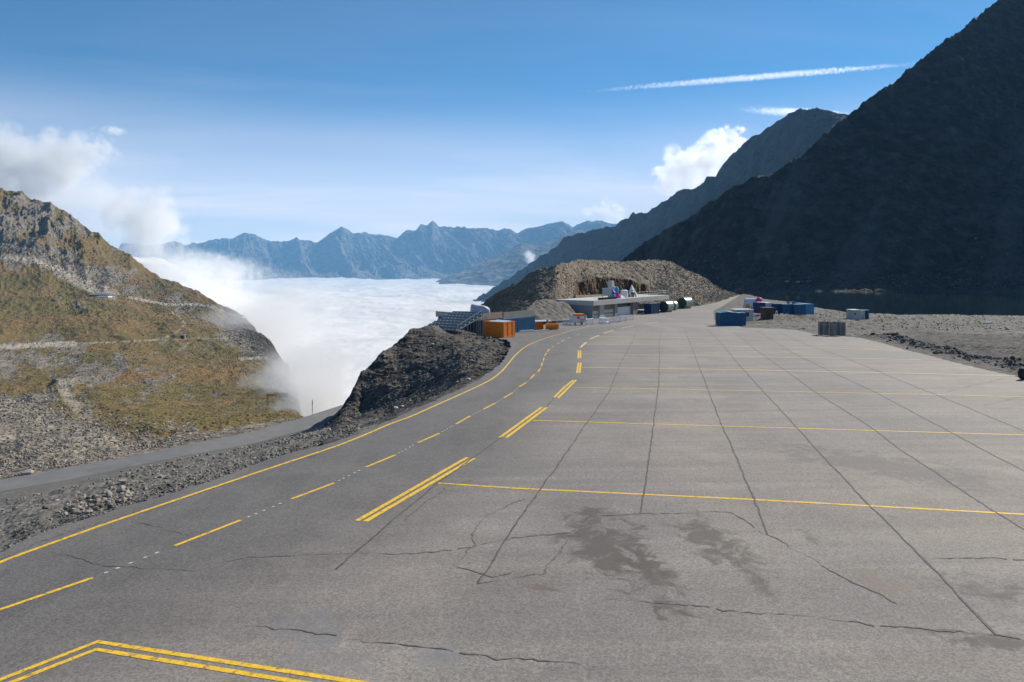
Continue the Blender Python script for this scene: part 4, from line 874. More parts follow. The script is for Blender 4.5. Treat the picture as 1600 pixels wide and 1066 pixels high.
for k in range(7):
    x = LG * k / 6 + .05; fr.bar((x, -.05, .18), (x + .25 * nt_, .95 * nt_, .18 + .30 * nt_ - .25), .05)
    for i in range(0, nt_, 2): fr.bar((x + .32 * i, .95 * i + .3, -1.4), (x + .32 * i, .95 * i + .3, .25 + .3 * i - .1), .035)
fr.build("frame", DSTEEL, r)
rl = MB()
for i in range(nt_): rl.bar((LG + .25 * i + .1, .95 * i, .2 + .3 * i), (LG + .25 * i + .1, .95 * i, .9 + .3 * i), .02)
rl.bar((LG + .1, 0, .9), (LG + .25 * 6 + .1, .95 * 6, .9 + 1.8), .025).build("side_rail", STEEL, r)
# steel lattice fence right of it
g = G(742, 522)
b = MB()
for i in range(14): b.bar((i * .26, 0, 0), (i * .26, 0, 1.1), .02)
b.bar((0, 0, 1.1), (3.4, 0, 1.1), .03).bar((0, 0, .15), (3.4, 0, .15), .03)
single(b.build("steel_railing", STEEL), "short pale steel railing between the grandstand and the navy container", "railing", (g[0] - 3.6, g[1] + .4, g[2] - .05), R(8))
# planks along the foot of the blue container
g = G(804, 520); g1 = G(858, 517.3); a_ = math.atan2(g1[1] - g[1], g1[0] - g[0]); Lp = math.hypot(g1[0] - g[0], g1[1] - g[1])
b = MB(); b.box(0, 0, 0, Lp * .6, .35, .16).box(.3, .05, .162, Lp * .55, .3, .28).box(Lp * .62, .0, 0, Lp, .3, .15)
single(b.build("plank_stack", WHITE), "long white planks lying along the foot of the blue container", "planks", g, a_)
# small orange bin and orange loader body
g = G(835.5, 516); container("orange_container", "small orange bin right of the blue container, under a pale lid", g, R(35), 1.9, 1.6, 1.35, ORNG, open_top=True, rib=.5, doors=False)
single(MB().hexa([(-.2, -.1, 1.4), (3.2, -.1, 1.4), (3.2, 1.8, 1.5), (-.2, 1.8, 1.5)], [(-.2, -.1, 1.48), (3.2, -.1, 1.48), (3.2, 1.8, 1.58), (-.2, 1.8, 1.58)]).build("lid_board", GREYP), "pale board lying across the small orange bin", "board", g, R(20))
g = G(853, 516); r = root("snow_plough", "orange snow plough blade unit parked before the steel barriers", "snow plough", g, R(18))
b = MB(); pr = [(0, .0), (.28, .12), (.42, .45), (.34, .85), (.1, 1.15)]
for i in range(4):
    (y0, z0), (y1, z1) = pr[i], pr[i + 1]; b.hexa([(0, -y0 + .3, z0 + .05), (2.3, -y0 + .3, z0 + .05), (2.3, -y0 + .38, z0 + .05), (0, -y0 + .38, z0 + .05)], [(-.1, -y1 + .3, z1 + .05), (2.4, -y1 + .3, z1 + .05), (2.4, -y1 + .38, z1 + .05), (-.1, -y1 + .38, z1 + .05)])
b.build("blade", ORNG, r); MB().box(.7, .4, .3, 1.7, 1.3, 1.1).build("body", ORNG, r)
MB().bar((.8, .4, .5), (.2, .2, .3), .07).build("arm", DSTEEL, r); MB().bar((1.6, .4, .5), (2.1, .2, .3), .07).build("arm", DSTEEL, r)
for x in (.62, 1.7): MB().lathe([(.08, -.1), (.3, -.1), (.3, .1), (.08, .1)], (x, 1.1, .3), 14, 'x').build("wheel", BLACK, r)
MB().hexa([(.5, .5, 1.1), (.9, .5, 1.1), (.9, .9, 1.1), (.5, .9, 1.1)], [(.35, .5, 1.75), (.6, .5, 1.75), (.6, .8, 1.75), (.35, .8, 1.75)]).build("chute", TAN, r)

# --- garage
gA = G(926, 498.5); AX, AY = gA[0], gA[1]; GAZ = R(53); du = (math.cos(GAZ), math.sin(GAZ)); dv = (-du[1], du[0])
def sx(px):                          # distance along the garage front seen at pixel column px
    q = (px - 800) / F; return (AY * q - AX) / (du[0] - du[1] * q)
ztop = P(926, 470, AY)[2]; HB = ztop - gA[2]; LB = sx(1044); r = root("garage", "long low concrete garage with flat roof built into the mound", "garage", (AX, AY, gA[2]), GAZ)
MB().box(-.15, -.35, HB - 1.15, LB, 10.4, HB).build("roof", CONC, r)
MB().box(0, .02, -1.5, .35, 10.2, HB - 1.152).build("side_wall", CONCD, r)
MB().box(.36, 9.8, -1.5, LB * .98, 10.1, HB - 1.152).build("rear_wall", CONCD, r)
p1, p2, p3, p4, p5, p6 = [sx(v) for v in (938.5, 947, 962, 967, 990, 997.5)]
for x0, x1, nm in ((p1, p2, CONC), (p3, p4, CONCD)): MB().box(x0, .2, -1.2, x0 + (x1 - x0) * .8, 1.1, HB - 1.152).build("pillar", nm, r)
MB().box(p5, .15, -1.2, p6, 1.3, HB - 1.152).build("pillar", paint("brick_pillar", (.24, .20, .175), .9, .4, 3), r)
hh = HB - 1.15
for x0, x1 in ((.36, p1), (p2 - .1, p3)):
    d = MB().box(x0, .62, -.8, x1, .75, hh * .56).build("door", YELP, r)
    MB().box(x0, .58, hh * .26, x1, .618, hh * .31).build("door_seam", BLACK, d)
    MB().box(x0, .66, hh * .562, x1, .74, hh).build("shaded_door_top", OLIVE_SHADE, r)  # upper doors: shadow of the roof overhang put into the olive colour
MB().box(p4, .9, -1.0, p5, 1.1, hh * .66).build("front_panel", WHITE, r)
wv = MB()
for i in range(6): wv.box(p4 + (p5 - p4) * i / 6 + .05, 1.0, hh * .665, p4 + (p5 - p4) * (i + 1) / 6 - .05, 1.06, hh - .01)
wv.build("window", GLASSD, r)
MB().box(p4, 4.5, -.8, p6 + .3, 4.7, hh).build("inner_wall", CONCD, r)
MB().box(.36, .2, -.9, LB, 9.7, -.02 - .0).build("floor", CONCD, r)
# roof railing and parapet
def railing(name, label, loc, rz, L_, h=1.1, step=1.4, mat=STEEL, zs=0):
    r = root(name, label, "railing", loc, rz); b = MB()
    for z in (h, h * .55): b.bar((0, 0, z), (L_, 0, z + zs), .035)
    b.build("rail", mat, r); n = int(L_ / step)
    for i in range(n + 1): MB().bar((L_ * i / n, 0, 0), (L_ * i / n, 0, h + zs * i / n), .03).build("post", mat, r)
    return r
def RP(s_, t, dz=0): return (AX + du[0] * s_ + dv[0] * t, AY + du[1] * s_ + dv[1] * t, ztop + dz)
railing("roof_railing", "thin steel railing at the right end of the garage roof", RP(sx(1000), .4), GAZ, sx(1043) - sx(1000), 1.3, 1.4, DSTEEL)
# things on the roof
r = root("display_board", "white and grey display board on the garage roof", "board", RP(sx(954), 2.2), GAZ + R(-20))
MB().box(0, 0, .9, 3.0, .08, 2.6).build("panel", GREYP, r)
for x in (.1, 2.8): MB().box(x, .085, 0, x + .08, .17, 2.6).build("leg", DSTEEL, r)
MB().box(-.06, -.03, 2.602, 3.06, .11, 2.7).build("top_rail", WHITE, r)
def figure(label, px, mats, h=2.4, w_=1.0):   # bulging inflatable skittle
    r = root("inflatable_skittle", label, "inflatable", RP(sx(px), 1.6), GAZ)
    MB().lathe([(w_ * .45, 0), (w_ * .55, h * .25), (w_ * .42, h * .52)], n=16).build("base", mats[0], r, True)
    MB().lathe([(w_ * .42, h * .522), (w_ * .5, h * .68), (w_ * .35, h * .84), (w_ * .1, h)], n=16).build("head", mats[1], r, True)
CYAN = paint("cyan_cloth", (.02, .35, .55), .6, .1)
figure("cyan and purple inflatable skittle on the garage roof", 966, (CYAN, PURP), 2.2, 1.5)
figure("magenta inflatable skittle with a teal top on the garage roof", 972.5, (MAG, CYAN), 3.0, 1.3)
b = MB(); b.hexa([(0, 0, 0), (2.6, 0, 0), (2.6, 1, 0), (0, 1, 0)], [(.3, .2, .9), (1.2, .2, .7), (1.3, .9, .6), (.2, .8, .8)])
single(b.build("covered_heap", WHITE), "low white covered heap beside the magenta skittle", "heap", RP(sx(973.5), .6), GAZ)
r = root("water_tank", "white ribbed water tank on the garage roof", "tank", RP(sx(985), 1.8)); MB().lathe([(.9, 0), (.95, .2), (.9, .5), (.95, .9), (.9, 1.3), (.93, 1.8), (.6, 2.0)], n=20).build("shell", WHITE, r, True); MB().lathe([(.25, 2.0), (.25, 2.15)]).build("cap", GREYP, r)
r = root("grey_cabinet", "pale grey cabinet behind the white water tank", "cabinet", RP(sx(979), 3.5), GAZ); MB().box(0, 0, 0, 1.6, 1, 2.9).build("body", GREYP, r); MB().box(.1, -.03, .2, 1.5, -.003, 2.7).build("door", CREAM, r)
single(MB().box(0, 0, 0, 1.4, 1.2, 1.1).box(.04, .04, 1.103, 1.36, 1.16, 2.2).box(0.02, .02, 2.203, 1.38, 1.18, 3.3).box(.06, .06, 3.303, 1.34, 1.14, 4.3).build("block_pillar", CONC), "square stone block pillar before the brown rock cut", "pillar", RP(sx(986), 5.5), GAZ)
r = root("peaked_tent", "small white peaked tent with a blue door on the garage roof", "tent", RP(sx(1001.5), 2.0), GAZ); b = MB(); b.add([(0, 0, 0), (2.6, 0, 0), (2.6, 2, 0), (0, 2, 0), (.6, 1, 3.3)], [(0, 3, 2, 1), (0, 1, 4), (1, 2, 4), (2, 3, 4), (3, 0, 4)]); b.build("canvas", WHITE, r)
MB().hexa([(.7, -.03, 0), (1.5, -.03, 0), (1.5, .0, 0), (.7, .0, 0)], [(.75, .3, 1.3), (1.3, .3, 1.3), (1.3, .36, 1.3), (.75, .36, 1.3)]).build("door", DBLUE, r)
r = root("shelf_rack", "open steel rack with boxes beside the peaked tent", "rack", RP(sx(993), 1.4), GAZ); b = MB()
for x in (0, 2.4): MB().box(x, 0, 0, x + .06, .06, 1.7).box(x, .8, 0, x + .06, .86, 1.7).box(x + .01, .06, .8, x + .05, .8, .86).build("frame", WHITE, r); MB().box(0, 0, 1.702, 3.4, .86, 1.78).build("top", CREAM, r); MB().box(.3, .1, 0, 1.3, .7, .9).build("crate", TAN, r); MB().box(1.45, .1, 0, 2.2, .7, 1.2).build("crate", NAVY, r)
b = MB()
for i in range(12): b.lathe([(.28, 0), (.28, .5)], (i * .75, 0, 0), 8)
single(b.build("tyre_row", BLACK), "row of dark tyres along the left part of the garage roof edge", "tyres", RP(sx(939), .5), GAZ)
# under and beside the garage roof end
g = G(1013, 491); r = root("ski_rack", "white racks with red gear under the garage roof end", "rack", (g[0] - 4, g[1] + 3.5, g[2] + .1), GAZ)
for i in range(3): MB().box(i * 1.5, 0, 0, i * 1.5 + .1, 1.2, 1.9).box(i * 1.5 - .3, 0, .9, i * 1.5 + .5, 1.2, 1.0).build("shelf", CREAM, r)
MB().box(.2, .1, .1, 2.8, .9, .8).build("gear", paint("dark_red_gear", (.18, .04, .03)), r)
g = G(1018, 491); container("navy_container", "dark blue container under the right end of the garage roof", g, R(50), 4.4, 2.2, 2.7, DBLUE)
def tank(label, px, py, dia, L_, rz, ring=False):
    g = G(px, py); r = root("storage_tank", label, "tank", (g[0], g[1], g[2] + dia / 2), rz, "round green tanks beside the garage")
    R_ = dia / 2; MB().lathe([(R_ - .06, .04), (R_, 0), (R_ + .03, .15), (R_, .3), (R_, L_ - .3), (R_ + .03, L_ - .15), (R_, L_)], n=36, axis='x').build("shell", GREENL, r, True)
    MB().lathe([(.1, -.18), (R_ * .6, -.12), (R_ * .985, 0.035)], n=36, axis='x').build("end_cap", GREEND, r, True)
    for y in (-R_ * .5, R_ * .5): MB().box(.3, y - .2, -R_, L_ - .3, y + .2, -R_ * .82).build("cradle", DSTEEL, r)
tank("green tank with domed dark end, nearest of three beside the garage", 1037, 488, 3.0, 3.2, R(48))
tank("green tank half hidden behind the nearest one", 1049.5, 485, 2.6, 1.6, R(48))
tank("green tank with shiny shell, farthest along the road", 1065.5, 482.3, 3.3, 3.6, R(44))
# work cabin and bin before the side wall
g = G(895, 508); r = root("work_cabin", "small white and orange work cabin on wheels behind the steel barriers", "cabin", g, R(10))
MB().box(0, 0, .45, 2.3, 1.5, 1.75).build("body", WHITE, r); MB().box(.5, -.1, 1.752, 2.4, 1.6, 2.15).build("roof", ORNG, r); MB().box(1.4, -.04, .5, 2.25, -.003, 1.2).build("door", paint("ochre_panel", (.5, .33, .1)), r)
MB().box(.9, -.045, 1.2, 1.35, -.003, 1.65).build("sign", paint("red_panel", (.5, .05, .03)), r)
for x in (.4, 1.8): MB().lathe([(.1, -.08), (.24, -.08), (.24, .08), (.1, .08)], (x, -.05, .24), 12, 'y').build("wheel", BLACK, r)
g = G(914, 504); r = root("steel_drum", "upright grey steel drum beside the orange and white cabin", "drum", g); MB().lathe([(.42, 0), (.45, .05), (.42, .1), (.42, .7), (.45, .75), (.42, .8), (.42, 1.4), (.44, 1.45)], n=18).build("shell", STEEL, r, True); MB().lathe([(.40, 1.452), (.40, 1.5)]).build("lid", DSTEEL, r)
# crowd barriers
def barrier(label, loc, rz):
    r = root("steel_barrier", label, "barrier", loc, rz, "steel crowd barriers before the garage"); b = MB()
    b.bar((0, 0, .12), (2.2, 0, .12), .045).bar((0, 0, 1.15), (2.2, 0, 1.15), .05).bar((0, 0, .1), (0, 0, 1.15), .05).bar((2.2, 0, .1), (2.2, 0, 1.15), .05).build("frame", LSTEEL, r)
    b = MB()
    for i in range(1, 14): b.bar((i * .157, 0, .12), (i * .157, 0, 1.1), .022, 4)
    b.build("bar_grid", LSTEEL, r)
    for x in (.25, 1.95): MB().bar((x, -.35, .03), (x, .35, .03), .03).build("foot", STEEL, r)
    return r
bx = [(870, 508), (879, 508.6), (884, 505.5), (897, 509.5), (915, 508), (925, 507), (936, 505.5), (941, 507), (952, 504.5), (957, 502.8), (967, 502.5), (975, 500.8)]
b0 = None
for i, (px, py) in enumerate(bx):
    g = G(px, py); rz = R(random.uniform(5, 45)); lab = "galvanised crowd barrier standing in the row before the garage"
    if b0 is None: b0 = barrier(lab, g, rz)
    else: dup_tree(b0, lab, g, rz)
b = MB()
for i in range(10): b.bar((random.uniform(0, .4), -.3 + .07 * i, .1 + .05 * (i % 4)), (2.6 + random.uniform(-.4, .2), .3 - .05 * i, .15 + .06 * (i % 3)), .035)
single(b.build("pipe_pile", STEEL), "loose pile of steel pipes among the barriers", "pipes", G(943, 504.5), R(25))

# --- right hand group
g = G(1125, 509.3); r = container("blue_container", "blue open container at the far edge of the parking area, under a sagging tarp", g, R(4), 4.9, 2.3, 2.35, BLUE, open_top=True)
nx = 14; v = []; 
for i in range(nx + 1):
    for j in range(7):
        u_ = i / nx; v.append((-.05 + 5.0 * u_, -.06 + 2.42 * j / 6, 2.37 + .42 * math.sin(math.pi * min(1, u_ * 1.5)) * math.exp(-((u_ - .3) / .35) ** 2) * (1 - ((j - 3) / 4.2) ** 2) + .03 * math.sin(i * 1.7 + j)))
q = [(a * 7 + b_, a * 7 + b_ + 1, (a + 1) * 7 + b_ + 1, (a + 1) * 7 + b_) for a in range(nx) for b_ in range(6)]
nv = len(v); v += [(x, y, z - .05) for x, y, z in v]; q += [tuple(nv + t for t in f_)[::-1] for f_ in q]
MB().add(v, q).build("tarp", TARPB, r, True)
g = G(1153, 504); r = root("site_cabin", "light grey site cabin with white roof edge behind the tarped blue container", "cabin", (g[0] + .3, g[1] + 2, g[2] - .05), R(12))
MB().box(0, 0, 0, 3.9, 2.3, 2.35).build("wall", GREYP, r); MB().box(-.08, -.08, 2.352, 3.98, 2.38, 2.55).build("roof", WHITE, r); MB().box(.05, -.05, .5, .9, -.003, 2.2).build("door", BROWN, r); MB().box(1.9, -.04, 1.1, 2.9, -.003, 1.9).build("window", GLASSD, r)
g = G(1142, 492); single(MB().box(0, 0, 0, 2.6, 1.4, .25).hexa([(.2, .1, .252), (2.2, .1, .252), (2.2, 1.2, .252), (.2, 1.2, .252)], [(.4, .2, .7), (1.8, .2, .6), (1.9, 1.1, .62), (.5, 1.1, .72)]).build("sand_heap", paint("orange_sand", (.45, .26, .15))), "small heap of orange boards behind the tarped container", "boards", (g[0], g[1], g[2] + 1.2 - 1.2))
g = G(1163.5, 483); k = g[1] / F
r = root("printed_tent", "wedge shaped tent printed white, orange and purple at the roadside", "tent", (g[0], g[1], g[2]), R(-8)); W_ = 20 * k; H_ = 16.5 * k
b = MB(); b.hexa([(0, 0, 0), (W_, 0, 0), (W_, 3, 0), (0, 3, 0)], [(W_ * .12, .5, H_ * .95), (W_ * .96, .3, H_), (W_ * .96, 2.7, H_), (W_ * .12, 2.5, H_ * .95)]); b.build("canvas", paint("printed_white", (.62, .66, .74), .5, .1), r)
def front(u_, w_): 
    yb = .5 - .2 * (u_ - .12) / .84; return (W_ * u_, yb * w_ - .1, H_ * w_)
def patch(name, pts, mat): f_ = [front(*p) for p in pts]; bk = [(a, b_ + .025, c_) for a, b_, c_ in f_]; n = len(f_); MB().add(f_ + bk, [tuple(range(n)), tuple(range(n, 2 * n))[::-1]] + [(i, (i + 1) % n, n + (i + 1) % n, n + i) for i in range(n)]).build(name, mat, r)
OR2 = paint("orange_print", (.75, .30, .04), .5, .1); patch("orange_print", [(.03, .0), (.38, 0), (.42, .15), (.34, .42), (.22, .55), (.12, .38)], OR2); patch("orange_print", [(.62, .0), (.98, 0), (.97, .75), (.86, .55), (.74, .42)], OR2)
patch("purple_print", [(.70, .45), (.74, .43), (.86, .56), (.965, .78), (.96, .99), (.86, .92), (.80, .70)], PURP); patch("dark_print", [(.46, 0.02), (.60, .02), (.56, .16), (.48, .16)], NAVY)
g = G(1184, 485); r = root("inflatable_ball", "magenta ball perched on the dark blue container beside the printed tent", "ball", (g[0] + .6, g[1] + .6, P(1187, 473.3, g[1])[2])); MB().lathe([(.02, .0), (.45, .12), (.72, .42), (.8, .8), (.72, 1.15), (.45, 1.42), (.02, 1.55)], n=18).build("skin", MAG, r, True)
gq = "containers by the pond"
def cbx(name, label, px, py, wpx, dep, H, mat, rz=0, D=None, **kw):
    D = D or gD(px, py); x, y, z = P(px, py, D); k = D / F
    return container(name, label, (x, y, z - .12), rz, wpx * k / math.cos(rz), dep, H, mat, gq, **kw)
cbx("blue_container", "dark blue container carrying the magenta ball", 1183.5, 489, 13, 2.4, 2.6, DBLUE, R(6), 165)
cbx("white_container", "white container between the magenta ball and the blue containers", 1196, 490, 12.5, 5.5, 2.75, WHITE, R(4), 168)
cbx("blue_container", "dark blue container immediately right of the white one", 1208.7, 490.5, 14.5, 6, 2.55, DBLUE, R(3), 167)
cbx("blue_container", "mid blue container, middle of the row by the pond", 1223.6, 491.2, 17.5, 6, 2.55, BLUE, R(3), 165.5)
cbx("blue_container", "blue container with a light blue roof, beside the light blue end container", 1241.5, 491.6, 17.5, 2.4, 2.55, BLUE, R(3), 164.5, roof=SKYB)
cbx("light_blue_container", "light blue container at the right end of the row by the pond", 1259.6, 491, 13.5, 6, 2.6, SKYB, R(10), 167)
r = root("satellite_frame", "low blue metal frame lying on the middle pond container", "frame", P(1232, 474.0, 168)); MB().bar((0, 0, .35), (1.6, .2, .35), .1).bar((0, 1, .35), (1.6, 1.1, .35), .1).build("bar", SKYB, r); MB().box(.1, .1, -.2, .25, 1, .28).box(1.3, .1, -.2, 1.45, 1, .28).build("foot", DBLUE, r)
g = G(1194.5, 500.5); D = g[1]; r = root("wooden_hut", "narrow dark brown wooden hut with a flat overhanging roof", "hut", g, R(3))
k = D / F; b = MB(); n = 9
for i in range(n): b.box(14.5 * k * i / n + .006, (.0 if i % 2 else .02), 0, 14.5 * k * (i + 1) / n - .006, 2.0, 18.3 * k)
b.build("wall", BROWN, r); MB().box(-.25, -.25, 18.32 * k, 14.5 * k + .3, 2.2, 19.6 * k).build("roof", BLACK, r); MB().box(.55, -.04, .1, 1.3, -.003, 2.0).build("door", paint("dark_brown_door", (.05, .03, .02)), r)
g = G(1209.5, 497.5); r = root("trestle", "white A-shaped trestle against the right side of the brown hut", "trestle", g, R(0)); k = g[1] / F
MB().bar((.1, 0, 0), (.5, 0, 12 * k), .1, 4).bar((1.0, 0, .15), (.62, 0, 12 * k), .1, 4).build("leg", WHITE, r); MB().box(.2, -.1, 5 * k, .95, .1, 6.6 * k).build("crossbar", WHITE, r)
g = G(1192.5, 498); k = g[1] / F; r = root("bracket_post", "white I-shaped post against the left side of the brown hut", "post", g); MB().box(.12, -.08, .2, .3, .08, 8.5 * k).build("shaft", WHITE, r); MB().box(-.05, -.1, 8.5 * k + .002, .42, .1, 9.8 * k).box(-.12, -.1, 0, .48, .1, .198).build("flange", WHITE, r)
for px, py, lab in ((1218, 496, "white hooped stand, second item right of the brown hut"), (1226, 496.5, "white hooped stand on its own at the right end of the white items")):
    g = G(px, py) ; r = root("hooped_stand", lab, "stand", g, R(5)); b = MB(); pr_ = [(0, 0), (.05, .6), (.3, .85), (.7, .85), (.95, .6), (1.0, 0)]
    for (a1, b1), (a2, b2) in zip(pr_[:-1], pr_[1:]): b.bar((a1, 0, b1), (a2, 0, b2), .09)
    b.build("hoop", WHITE, r); MB().box(.1, -.2, .35, .9, .3, .5).build("seat", WHITE, r)
g = G(1177, 497); r = root("ski_bundle", "bundle of white, grey and magenta padding left of the brown hut", "bundle", g, R(8)); MB().hexa([(0, 0, 0), (1.6, 0, 0), (1.4, .8, 0), (.1, .8, 0)], [(-.3, .1, .5), (1.5, .1, .35), (1.4, .7, .35), (-.2, .7, .55)]).build("pad", GREYP, r)
MB().box(.9, -.1, .36, 1.5, .6, .75).build("pad", MAG, r); MB().hexa([(1.5, 0, 0), (2.3, .1, 0), (2.2, .7, 0), (1.5, .7, 0)], [(1.7, .1, .9), (2.1, .1, .5), (2.0, .6, .5), (1.7, .6, .8)]).build("pad", WHITE, r)
# fence rolls
RW = MT("roll_wood"); th = RW.noise(1.0, 3, .5, 0, RW.mapv((26, 26, .4))); c = RW.mix(RW.ramp(th, .42, .6), (.11, .10, .09), (.40, .37, .33)); RWM = RW.fin(c, .8)
k = gD(1300, 524) / F
for i, (px, py, lab) in enumerate([(1284, 523.3, "leftmost of the upright grey-brown fence rolls"), (1293, 524.2, "fence roll standing second from the left"), (1301.5, 524.6, "middle one of the upright fence rolls"), (1308, 524.8, "fence roll standing fourth from the left"), (1315.5, 524.6, "rightmost of the upright grey-brown fence rolls")]):
    g = G(px, py); r = root("fence_roll", lab, "fence roll", (g[0], g[1] + (.5 if i % 2 else 0), g[2]), 0, "upright fence rolls at the lot edge"); R_ = (.44, .41, .39, .36, .42)[i]; H_ = 1.9
    b = MB(); n = 26
    for j in range(n):
        t = 2 * math.pi * j / n; rr = R_ * random.uniform(.93, 1.03); b.box(rr * math.cos(t) - .04, rr * math.sin(t) - .04, random.uniform(0, .05), rr * math.cos(t) + .04, rr * math.sin(t) + .04, H_ + random.uniform(-.12, .08))
    b.build("slat_wrap", RWM, r); MB().lathe([(R_ * .85, .05), (R_ * .85, H_ - .2)], n=16).build("core", RWM, r)
    MB().lathe([(R_ + .055, .35), (R_ + .055, .40)], n=20).lathe([(R_ + .055, 1.5), (R_ + .055, 1.55)], n=20).build("wire", STEEL, r)
# hut and toilet
x, y, z = GG(1332, 499.5); k = y / F; r = root("site_hut", "grey site hut with cream sunlit end and one small window, alone by the pond", "hut", (x, y, z - .1), R(6))
MB().box(0, 0, 0, 13.2 * k, 2.6, 15.2 * k).build("wall", GREYP, r); MB().box(-.06, -.06, 15.22 * k, 13.2 * k + .06, 2.66, 15.8 * k).build("roof", WHITE, r); f_ = MB().box(2.4 * k, -.05, 7.5 * k, 5.6 * k, -.003, 11.5 * k).build("window", CREAM, r); MB().box(2.8 * k, -.08, 8 * k, 5.2 * k, -.053, 11 * k).build("pane", GLASSD, f_)
MB().box(13.2 * k + .003, .02, 0, 13.2 * k + 1.15, 2.5, 15 * k).build("sunlit_end", CREAM, r); MB().box(13.2 * k + .45, -.02, .1, 13.2 * k + .85, .017, 1.1).build("gas_bottle", TAN, r)  # cream end block: sunlight on the hut's right side put into its colour
g2 = (x + 20.6 * k, y + .6, z - .1); r = root("portable_toilet", "blue portable toilet with pale roof beside the site hut", "toilet cabin", g2, R(6)); MB().box(0, 0, .1, 1.2, 1.2, 2.25).build("wall", BLUE, r); MB().box(-.05, -.05, 2.252, 1.25, 1.25, 2.4).build("roof", SKYB, r); MB().box(.2, -.04, .15, 1.0, -.003, 2.1).build("door", DBLUE, r); MB().box(-.05, -.05, 0, 1.25, 1.25, .098).build("base", WHITE, r)
# excavator far up the road
D = 318; gx_, gy_, _ = P(1153, 460, D); gzv = lotz(gx_, gy_); r = root("excavator", "dark excavator parked where the road leaves over the crest", "excavator", (gx_, gy_, gzv), R(20))
for y in (-.9, .9): MB().hexa([(-1.3, y - .25, 0), (1.3, y - .25, 0), (1.3, y + .25, 0), (-1.3, y + .25, 0)], [(-1.6, y - .25, .8), (1.6, y - .25, .8), (1.6, y + .25, .8), (-1.6, y + .25, .8)]).build("track", BLACK, r)
MB().box(-1.5, -1.1, .85, 1.0, 1.1, 2.0).build("body", NAVY, r); MB().box(-.2, -1.1, 2.003, 1.0, 0, 3.1).build("cab", GLASSD, r)
MB().bar((.9, .4, 1.6), (2.2, .4, 4.4), .22).bar((2.2, .4, 4.4), (3.6, .4, 2.4), .18).build("boom", BLACK, r); MB().box(3.3, 0, 1.6, 4.0, .8, 2.3).build("bucket", BLACK, r)
# far rail along the pond and site cabins at the foot of the mountain
a_, b_ = P(1165, 463, 470), P(1620, 463, 452); L_ = math.hypot(b_[0] - a_[0], b_[1] - a_[1]); railing("guard_rail", "long pale guard rail along the far shore of the pond", (a_[0], a_[1], P(1165, 460.5, 470)[2]), math.atan2(b_[1] - a_[1], b_[0] - a_[0]), L_, 1.2, 9.0, GREYP, zs=P(1620, 460.5, 452)[2] - P(1165, 460.5, 470)[2])
def mz(px, py): return hit((MTX, MTY, MTZ), px, py)
for px, w_, mt, lab, nm, ct in ((1228, 5, ORNG, "tiny orange cabin at the foot of the dark mountain", "site_cabin", "cabin"), (1246, 9, GREYP, "tiny pale cabin at the foot of the dark mountain, middle of three", "site_cabin", "cabin"), (1262, 7, BLUE, "tiny blue cabin at the foot of the dark mountain, right of the pale one", "site_cabin", "cabin")):
    x, y, z = mz(px, 443); k = y / F; r = root(nm, lab, ct, (x, y, z - .3)); MB().box(0, 0, 0, w_ * k, 3, 3.2 * k).build("wall", mt, r); MB().hexa([(-.3, -.3, 3.2 * k), (w_ * k + .3, -.3, 3.2 * k), (w_ * k + .3, 3.3, 3.2 * k), (-.3, 3.3, 3.2 * k)], [(-.3, 1.2, 4.2 * k), (w_ * k + .3, 1.2, 4.2 * k), (w_ * k + .3, 1.8, 4.2 * k), (-.3, 1.8, 4.2 * k)]).build("roof", DSTEEL, r)
# tyre at the right edge of the lot
g = G(1598, 593); r = root("tyre", "black tyre standing upright at the right edge of the parking area", "tyre", (g[0], g[1], g[2] + .42), R(30)); MB().lathe([(.22, -.13), (.38, -.15), (.42, -.08), (.42, .08), (.38, .15), (.22, .13)], n=24, axis='y').build("tread", BLACK, r, True); MB().lathe([(.05, -.05), (.218, -.08), (.218, .08), (.05, .05)], n=20, axis='y').build("rim", DSTEEL, r, True)

# --- buildings on the far slope
def alp(name, label, px, py, wpx, dep, hpx, wall, roof, cat="building", rz=0, gable=.35, wins=5):
    x, y, z = hit(gL, px, py); k = y / F; W_ = wpx * k; H_ = hpx * k; r = root(name, label, cat, (x, y, z - 1), rz)
    MB().box(0, 0, 0, W_, dep, H_).build("wall", wall, r)
    MB().hexa([(-.6, -.6, H_ + .02), (W_ + .6, -.6, H_ + .02), (W_ + .6, dep + .6, H_ + .02), (-.6, dep + .6, H_ + .02)], [(-.6, dep * .45, H_ * (1 + gable)), (W_ + .6, dep * .45, H_ * (1 + gable)), (W_ + .6, dep * .55, H_ * (1 + gable)), (-.6, dep * .55, H_ * (1 + gable))]).build("roof", roof, r)
    for i in range(wins): MB().box(W_ * (i + .25) / wins, -.12, H_ * .45, W_ * (i + .75) / wins, -.005, H_ * .75).build("window", GLASSD, r)
    return r
r = alp("mountain_restaurant", "long mountain restaurant on the far slope, white terrace wall and dark roof", 140, 464, 28, 12, 3.4, BROWN, DSTEEL, wins=7, gable=.7)
x, y, z = hit(gL, 157, 466); k = y / F; MB().box((157 - 140) * k, -9, 0, (157 - 140) * k + 20 * k, -.02, 2.2 * k).build("terrace", WHITE, r)
alp("lift_station", "small white lift station at the end of the track near the clouds", 364, 497, 15, 8, 3.0, WHITE, DSTEEL, wins=3, gable=.5)
alp("stone_hut", "little hut with white gable beside the winding path on the slope", 281, 529, 4, 6, 6.5, BLACK, DSTEEL, wins=1, gable=.3)
x, y, z = hit(gL, 286, 529.5); k = y / F; o = MB().box(0, 0, 0, 4.5 * k, .5, 6 * k).build("retaining_wall", WHITE); single(o, "bright white end wall right of the little hut", "wall", (x, y - 1, z - .8), R(-25))
